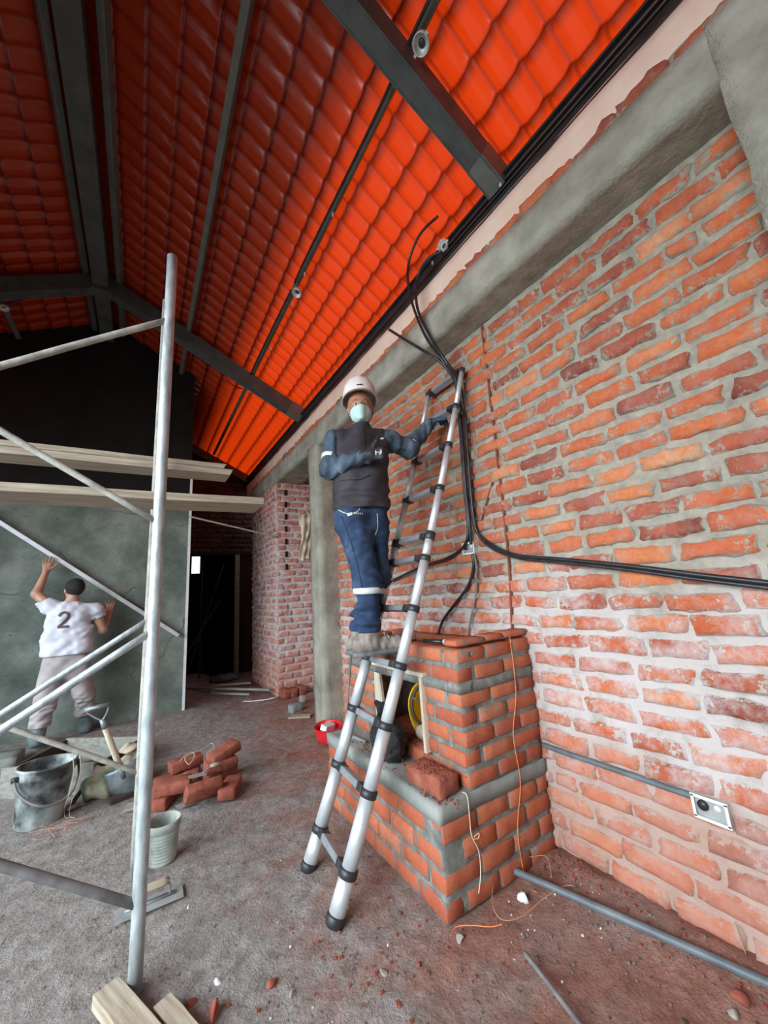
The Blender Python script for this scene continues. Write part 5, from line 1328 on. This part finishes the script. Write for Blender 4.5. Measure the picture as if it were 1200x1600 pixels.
# shovel stuck upright
tip = fz(205, 1243); top = at(152, 1105, 1, tip.y-.10)
sv = empty('shovel', tip, label='upright shovel with wooden shaft and metal D-shaped handle', cat='shovel'); OV = sv.location.copy()
ax_ = (top-tip).normalized(); L_ = (top-tip).length; sx_ = Vector((1, 0, 0)); sx_ = (sx_-ax_*sx_.dot(ax_)).normalized(); ny_ = ax_.cross(sx_); gx_ = Vector((1, -.15, .12)).normalized()
mb = MB(); mb.tube([ax_*.20, ax_*.35, ax_*(L_-.16), ax_*(L_-.12)], [.019, .021, .020, .017], 14); mb.build('shaft', M['wood_pale'], sv, True)
mb = MB(); mb.tube([ax_*(L_-.17), ax_*(L_-.10)], [.021, .016], 14)
for q in (-1, 1): mb.tube(smooth_path([ax_*(L_-.11), ax_*(L_-.07)+gx_*q*.035, ax_*(L_-.03)+gx_*q*.060, ax_*L_+gx_*q*.064], 4), .007, 10)
mb.tube([ax_*L_-gx_*.072, ax_*L_+gx_*.072], .016, 14); mb.build('grip', M['shovel_metal'], sv, True)
mb = MB(); nu_, nv_ = 10, 12
for j in range(nv_+1):
    tt = j/nv_
    for i in range(nu_+1):
        a = (i/nu_-.5)*2; wd = .105*(1-.55*max(0, (.35-tt)/.35)**2)
        mb.v.append(ax_*(.005+tt*.235+(.02*(a*a) if tt < .5 else 0))+sx_*a*wd+ny_*(.030*(a*a)-.012*math.sin(tt*3.1)))
for j in range(nv_):
    for i in range(nu_): q = j*(nu_+1)+i; mb.f.append((q, q+1, q+nu_+2, q+nu_+1))
b_ = mb.build('blade', M['shovel_metal'], sv, True); sm = b_.modifiers.new('thickness', 'SOLIDIFY'); sm.thickness = .004
mb = MB(); mb.tube([ax_*.16-ny_*.004, ax_*.27], [.016, .024], 12); mb.build('socket', M['shovel_metal'], sv, True)
sv.rotation_euler = (0, 0, 0)
# pick lying in front of the sack
A, B = fz(106, 1272), fz(152, 1214)
pk = empty('pickaxe', A, label='dark pick handle leaning between the bucket and the cement sack', cat='tool'); B.z += .10
mb = MB(); mb.tube([Vector((0, 0, .03)), (B-A)], .015, 10); mb.build('handle', M['wood_dark'], pk, True)
mb = MB(); D_ = (fz(128, 1262)-A); mb.tube(smooth_path([Vector((-.10, .05, .02)), Vector((0, 0, .035)), D_*.7+Vector((0, 0, .03)), D_*1.2+Vector((0, 0, .015))], 5), [.006]*5+[.014]*6+[.012]*4+[.006], 8) ; mb.build('head', M['dark_pipe'], pk, True)
# cement sack, crumpled cream and green
sp_ = fz(172, 1247); sp_.y += .12; sp_.z = floor_z(sp_.x, sp_.y)
F = Field((sp_.x-.36, sp_.y-.28, sp_.z-.05), (sp_.x+.38, sp_.y+.35, sp_.z+.42), .010)
F.ell(sp_+Vector((-.03, .0, .09)), (.17, .13, .10), k=.05); F.ell(sp_+Vector((.10, .05, .11)), (.12, .11, .12), k=.06)
F.cap(sp_+Vector((-.06, 0, .14)), sp_+Vector((-.10, .02, .20)), .06, .02, k=.04); F.cap(sp_+Vector((.15, .05, .16)), sp_+Vector((.21, .05, .24)), .06, .03, k=.04)
F.wrinkle(.020, 30, 13); F.wrinkle(.012, 62, 14); F.cut(sp_+Zv*.004, -Zv)
o = F.build('cement_sack', M['sack'], None, sp_, label='crumpled cream and green woven sack behind the shovel blade', cat='sack'); o.location = sp_
cp_ = fz(197, 1203); F = Field((-.08,)*3, (.08,)*3, .006); F.ell((0, 0, 0), (.055, .045, .045), k=.02); F.wrinkle(.014, 60, 4)
o = F.build('paper_scrap', M['cardboard'], None, (0, 0, 0), label='crumpled beige cardboard scrap on top of the woven sack', cat='paper'); o.location = sp_+Vector((.10, .02, .29))
# dark plank scraps before the sack
board(fz(170, 1258)+Vector((0, 0, 0)), fz(205, 1243), .06, .03, 'short dark wooden offcut lying in front of the sack', mat='wood_dark', z=.02)
board(fz(196, 1268), fz(222, 1262), .09, .02, 'small wooden scrap with a pale edge left of the scaffold post', mat='wood_grey', z=.015)
# hanging strings over the trough and red string on the floor
for i, (xa, xb, lab) in enumerate(((113, 101, 'thin pale string dangling from the scaffold brace, nearer the bucket'), (124, 109, 'thin pale string dangling from the scaffold brace, right of its twin'))):
    a = at(xa, 1172+i*3, 1, FYY); g_ = fz(xb, 1280); b = at(xa+2, 1205, 1, FYY); c = at(xb+9, 1235, 1, FYY+.25)
    cable('dangling_string', [a, b, c, at(xb, 1262, 1, g_.y), g_+Vector((0, 0, .01)), g_+Vector((.03, -.04, .008))], .0018, lab, mat='cream_string', cat='string', n=5)
rr = random.Random(3); pts = []
c0 = fz(95, 1295)
for k in range(26): x, y = c0.x+rr.gauss(0, .09)+k*.002, c0.y+rr.gauss(0, .06); pts.append(Vector((x, y, floor_z(x, y)+.012)))
cable('string_tangle', pts, .0014, 'tangle of faded red string on the floor right of the big bucket', mat='faded_string', cat='string', n=5)
# brick pile
BP = [  # (px, py of centre, z, rz deg, tilt x, tilt y, label)
    (258, 1246, .04, 62, 0, 0, 'red brick at the lower left of the brick heap, end towards the camera'),
    (318, 1236, .10, 8, -.95, 0.05, 'rough-faced red brick tilted up at the front of the heap'),
    (360, 1232, .05, 65, 0, 0, 'red brick at the lower right front corner of the heap'),
    (268, 1218, .045, 10, 0, 0, 'red brick in the bottom layer at the left of the heap, behind the end-on brick'),
    (345, 1208, .045, 12, 0, 0, 'red brick in the bottom layer at the right of the heap'),
    (300, 1206, .05, 80, 0, 0, 'red brick in the middle of the heap, half buried'),
    (345, 1195, .13, 10, .05, .06, 'long red brick lying across the right side of the heap'),
    (290, 1192, .13, 12, 0, -.04, 'red brick with looped cream string lying on the left of the heap'),
    (350, 1176, .20, 22, .08, -.22, 'topmost red brick of the heap, tilted up to the right'),
    (270, 1228, .12, -15, .1, 0, 'brown brick resting on the left side of the heap')]
for i, (px, py, z, a, rx, ry, lab) in enumerate(BP):
    P = at(px, py, 2, z); P.z = z+floor_z(P.x, P.y)
    loose_brick(P, (.235, .115, .075), math.radians(a), lab, rx, ry, group='loose bricks in the heap on the floor', sd=i*3+1, rough=.006)
k_ = at(296, 1182, 2, .18)
cable('string_loop', [k_+Vector((-.12, -.04, -.06)), k_+Vector((-.04, 0, .01)), k_+Vector((.02, .03, .015)), k_+Vector((.03, -.05, .01)), k_+Vector((-.01, -.08, -.03)), k_+Vector((-.03, -.02, .012)), k_+Vector((.10, .0, .03)), k_+Vector((.16, .03, .05)), k_+Vector((.18, -.02, .03)), k_+Vector((.12, -.05, .0)), k_+Vector((.18, -.09, -.01))], .002, 'loops of cream string lying over the brick heap', mat='cream_string', cat='string', n=5)
# small trowel on the heap
def trowel(P, a, label, s_=1):
    t_ = empty('trowel', P, rot=(0, .06, a), label=label, cat='trowel')
    mb = MB(); mb.add([Vector(q)*s_ for q in ((-.07, -.035, 0), (-.07, .035, 0), (.07, .045, 0), (.07, -.045, 0), (-.07, -.035, -.003), (-.07, .035, -.003), (.07, .045, -.003), (.07, -.045, -.003))], [(0, 3, 2, 1), (4, 5, 6, 7), (0, 1, 5, 4), (1, 2, 6, 5), (2, 3, 7, 6), (3, 0, 4, 7)]); mb.build('blade', M['trowel_steel'], t_)
    mb = MB(); mb.tube(smooth_path([(.05*s_, 0, .004), (.09*s_, 0, .025), (.12*s_, 0, .035)], 4), .005, 8); mb.build('neck', M['shovel_metal'], t_, True)
    mb = MB(); mb.tube([(.11*s_, 0, .036), (.15*s_, 0, .037), (.21*s_, 0, .036)], [.011, .015, .012], 10); mb.build('handle', M['wood'], t_, True)
trowel(at(290, 1256, 2, .03), .2, 'small flat trowel blade under the front of the brick heap', .8)
trowel(at(308, 1211, 2, .16), .1, 'grey trowel lying between the upper bricks of the heap', .8)

# ================================================================== THINGS NEAR THE FIREPLACE
# red hard hat upside down holding a small box, on the floor past the fireplace
P = fz(512, 1168); P = Vector((P.x+.03, P.y+.05, floor_z(P.x, P.y)+.165))
rh = hard_hat('hard_hat', M['red_plastic'], (0, 0, 0), (.3, -.95, 0), (.08, .1, -1), None, Vector((0, 0, 0)), brim_f=.05)
rh.location = P; tag(rh, 'red hard hat lying upside down on the floor between fireplace and column', 'hard hat')
b_ = sbox('small_carton', (0, 0, 0), (.13, .07, .05), M['white_plastic'], label='small white and grey carton lying in the red hard hat', cat='box', bv=.003); b_.location = P+Vector((-.01, -.02, .0)); b_.rotation_euler = (.25, .1, .5)
# yellow hard hat inside the fireplace
yh = hard_hat('hard_hat', M['yellow_plastic'], (0, 0, 0), (-.3, -.25, -.9), (.62, .60, .25), None, Vector((0, 0, 0)), brim_f=.045)
P = Vector((UX+.21, 2.045, .545+.130)); yh.location = P; tag(yh, 'yellow hard hat with grey straps resting inside the fireplace opening', 'hard hat')
for (a, b, c) in (((-.09, .02, .05), (0, -.04, .0), (.085, -.05, -.04)), ((-.06, -.05, -.07), (0, -.03, -.0), (.05, .02, .08))):
    mb = MB(); mb.tube(smooth_path([Vector(a), Vector(b), Vector(c)], 5), .006, 8); mb.build('suspension_strap', M['grey_pvc'], yh, True)
mb = MB(); ring = []
fw_, up_ = Vector((-.3, -.25, -.9)).normalized(), Vector((.62, .60, .25)); up_ = (up_-fw_*up_.dot(fw_)).normalized(); sd_ = fw_.cross(up_)
for k in range(24): a = 2*math.pi*k/24; ring.append(sd_*math.cos(a)*.098+fw_*math.sin(a)*.118-up_*.004)
mb.tube(ring, .009, 8, closed=True); mb.build('headband', M['black_plastic'], yh, True)
mb = MB()
# lump of cardboard by the helmet
F = Field((-.08,)*3, (.08,)*3, .006); F.ell((0, 0, 0), (.045, .05, .04), k=.02); F.wrinkle(.012, 60, 8)
o = F.build('plaster_lump', M['cardboard'], None, (0, 0, 0), label='pale crumpled lump in front of the yellow hard hat', cat='rubble'); o.location = (UX+.10, 1.95, .575)
# black plastic bag on the ledge
bp_ = Vector((1.245, 2.04, .443))
F = Field((bp_.x-.15, bp_.y-.20, bp_.z-.02), (bp_.x+.15, bp_.y+.22, bp_.z+.36), .0075)
F.ell(bp_+Vector((0, 0, .10)), (.085, .125, .11), k=.04); F.cap(bp_+Vector((0, .02, .16)), bp_+Vector((.0, .05, .27)), .075, .028, k=.05); F.cap(bp_+Vector((0, .05, .26)), bp_+Vector((-.01, .11, .285)), .020, .010, k=.02); F.cap(bp_+Vector((0, .05, .26)), bp_+Vector((-.02, .0, .285)), .020, .010, k=.02)
F.wrinkle(.010, 50, 5, (1.5, 1.5, .5)); F.wrinkle(.006, 110, 9, (1.5, 1.5, .5)); F.cut(bp_+Zv*.003, -Zv)
o = F.build('plastic_bag', M['bag_black'], None, bp_, label='black plastic bag tied shut on the fireplace ledge behind the ladder', cat='bag'); o.location = bp_
# chisel-like stick on the ledge, cable end at the left of the fireplace
A, B = Vector((1.22, 2.62, .452)), Vector((1.26, 2.34, .452))
cable('chisel', [A, (A+B)/2, B], .011, 'grey steel chisel lying at the far end of the fireplace ledge', mat='shovel_metal', cat='chisel')
cable('steel_bar', [at(549, 1022, 0, 1.20), at(546, 1060, 0, 1.20), at(543, 1103, 0, 1.20)], .006, 'thin dark bar leaning upright at the far corner of the fireplace', mat='dark_pipe', cat='bar')
# white crumb and stones
for (px, py, s_, mat, lab) in ((819, 1403, .030, 'white_stone', 'white lump of plaster on the rubble beside the fireplace'), (718, 1466, .022, 'stone', 'grey stone on the floor at the fireplace corner'),
                               (603, 1520, .018, 'stone', 'small pale stone on the floor right of the ladder foot'), (655, 1508, .012, 'brick_loose', 'tiny brick chip on the floor in front of the fireplace'),
                               (1160, 1576, .030, 'brick_loose', 'broken orange brick piece at the bottom right corner'), (1148, 1590, .020, 'stone', 'small dark stone beside the broken brick piece at the lower right'),
                               (335, 1590, .040, 'brick_loose', 'broken brick lump at the bottom edge left of centre'), (425, 1540, .022, 'brick_loose', 'small orange brick chip on the floor, bottom centre'),
                               (296, 1573, .022, 'brick_loose', 'dark brick fragment touching the boards at the bottom'), (340, 1537, .018, 'white_stone', 'tiny white crumb on the floor near the scaffold foot'),
                               (294, 1420, .012, 'white_stone', 'tiny white crumb just right of the plastering float'), (455, 1555, .015, 'stone', 'tiny grey stone at bottom centre')):
    P = at(px, py, 2, 0); F = Field((-.075,)*3, (.075,)*3, .0045); F.ell((0, 0, 0), (s_*1.15, s_*.95, s_*.75), k=.01); F.wrinkle(s_*.16, 1.6/s_, int(px))
    rr_ = random.Random(int(px*7)); [F.cut(Vector((a*.62, b*.62, c*.5))*s_, (a, b, c)) for a, b, c in [(rr_.uniform(-1, 1), rr_.uniform(-1, 1), rr_.uniform(-.6, 1)) for _ in range(7)]]
    o = F.build('rubble_lump', M[mat], None, (0, 0, 0), label=lab, cat='rubble'); o.location = (P.x, P.y, floor_z(P.x, P.y)+s_*.35); o.rotation_euler = (.2, .3, px)
def fzz(x, y): return floor_z(x, y)
crumbs('floor_gravel', [(1.0, 1.8, .5, .6), (.4, 2.2, .6, .6), (.0, 3.0, .6, .8), (1.2, 1.2, .3, .3), (.9, 4.2, .5, .8), (1.7, 1.2, .12, .3)], M['grit'], 700, .008, fzz, 'scattered grey gravel and grit over the dirt floor', 4)
crumbs('brick_rubble', [(1.82, 1.45, .06, .08), (1.78, 1.0, .06, .3), (.9, 1.6, .3, .2)], M['brick_loose'], 260, .010, fzz, 'red brick crumbs along the foot of the brick wall', 5)
crumbs('white_grit', [(1.6, 1.3, .12, .12), (1.0, 1.5, .4, .4), (.4, 2.0, .4, .5)], M['white_stone'], 60, .006, fzz, 'scattered white plaster grit on the floor', 6)

# ================================================================== FAR FLOOR THINGS
# grey block and bricks by the pier
P = fz(462, 1112); o = loose_brick((P.x, P.y, P.z+.045), (.16, .10, .09), .3, 'grey cement lump on the floor left of the concrete column', mat='cement_band', name='cement_lump', sd=5, rough=.01)
P = fz(472, 1104); o = loose_brick((P.x+.05, P.y+.12, P.z+.05), (.07, .05, .10), .1, 'small purplish-grey stub standing behind the cement lump', mat='stone', name='cement_lump', sd=9, rough=.01)
for px, py, lab in ((445, 1090, 'brick standing on end at the foot of the pier, left of its row'), (463, 1092, 'brick standing on end at the foot of the pier, middle of its row'), (480, 1091, 'brick standing on end at the foot of the pier, right beside the column')):
    P = fz(px, py); loose_brick((P.x, PY-.10, P.z+.06), (.10, .20, .11), .1, lab, sd=px, group='bricks at the foot of the far pier')
board(fz(452, 1122), fz(486, 1120), .10, .02, 'flat wooden offcut on the floor beside the column', z=.01)
for a, b, wd, lab in (((292, 1086), (422, 1090), .05, 'long pale batten lying on the floor across the dark passage'), ((300, 1084), (392, 1077), .03, 'thin batten crossing the longer one in the passage'), ((330, 1090), (390, 1092), .03, 'short nailed stick in front of the passage battens')):
    board(fz(*a), fz(*b), wd, .025, lab, mat='wood_grey', z=.02)
cable('white_wire', [fz(380, 1097)+Zv*.015, fz(400, 1097)+Zv*.015, fz(430, 1093)+Zv*.02, fz(455, 1080)+Zv*.02, fz(478, 1075)+Zv*.02, fz(495, 1075)+Zv*.02], .007, 'white cable snaking on the floor past the brick pier', mat='white_plastic', cat='cable')
# tie stick above the passage
A, B = at(296, 807, 1, 5.66), at(416, 835, 1, 5.66); B = A+(B-A)*((FX+.01-A.x)/(B.x-A.x))
cable('timber_strut', [A, (A+B)/2, B], .012, 'thin wooden strut wedged high between plaster wall and brick pier', mat='wood', cat='strut')
# poles leaning in the dark passage
for a, b, y0_, lab in (((292, 1022), (345, 935), 7.6, 'slanting pole leaning in the dark passage, lower of two'), ((310, 1000), (350, 880), 7.9, 'slanting pole leaning in the dark passage, steeper of two'), ((312, 1050), (316, 880), 8.05, 'upright grey pole in the dark doorway')):
    A, B = at(*a, 1, y0_), at(*b, 1, y0_); A = B+(A-B)*((B.z-.01)/(B.z-A.z))
    cable('leaning_pole', [A, (A+B)/2, B], .014, lab, mat='wood_dark', cat='pole', group='poles leaning in the passage')
P = at(330, 1045, 2, .02); F = Field((-.32,)*3, (.32,)*3, .018); F.ell((0, 0, -.02), (.26, .16, .09), k=.02); F.wrinkle(.03, 26, 8); F.cut((0, 0, -.04), (0, 0, -1))
o = F.build('plastic_sheet', M['grey_pvc'], None, (0, 0, 0), label='crumpled bluish plastic sheet on the floor of the dark passage', cat='sheet'); o.location = (1.35, 7.6, .05)
# paper hanging on the pier side of the column
c_ = at(479, 838, 1, CY+.33)
mb = MB(); nu_, nv_ = 8, 18
for j in range(nv_+1):
    for i in range(nu_+1):
        u_, vv = i/nu_-.5, j/nv_; wd = .17*(1-.3*vv+.12*math.sin(vv*9)); z = .28-vv*.56
        mb.v.append(Vector((u_*wd+.02*math.sin(vv*5), .018*math.sin(u_*14+vv*7)+.012*math.sin(vv*22+u_*5), z+.02*math.sin(u_*9))))
for j in range(nv_):
    for i in range(nu_): q = j*(nu_+1)+i; mb.f.append((q, q+1, q+nu_+2, q+nu_+1))
o = mb.build('paper_sack', M['paper'], None, True, label='torn yellowed cement paper hanging behind the left edge of the column', cat='paper'); o.location = c_; sm = o.modifiers.new('thickness', 'SOLIDIFY'); sm.thickness = .002
o.location = (c_.x-.01, CY+.33, c_.z)
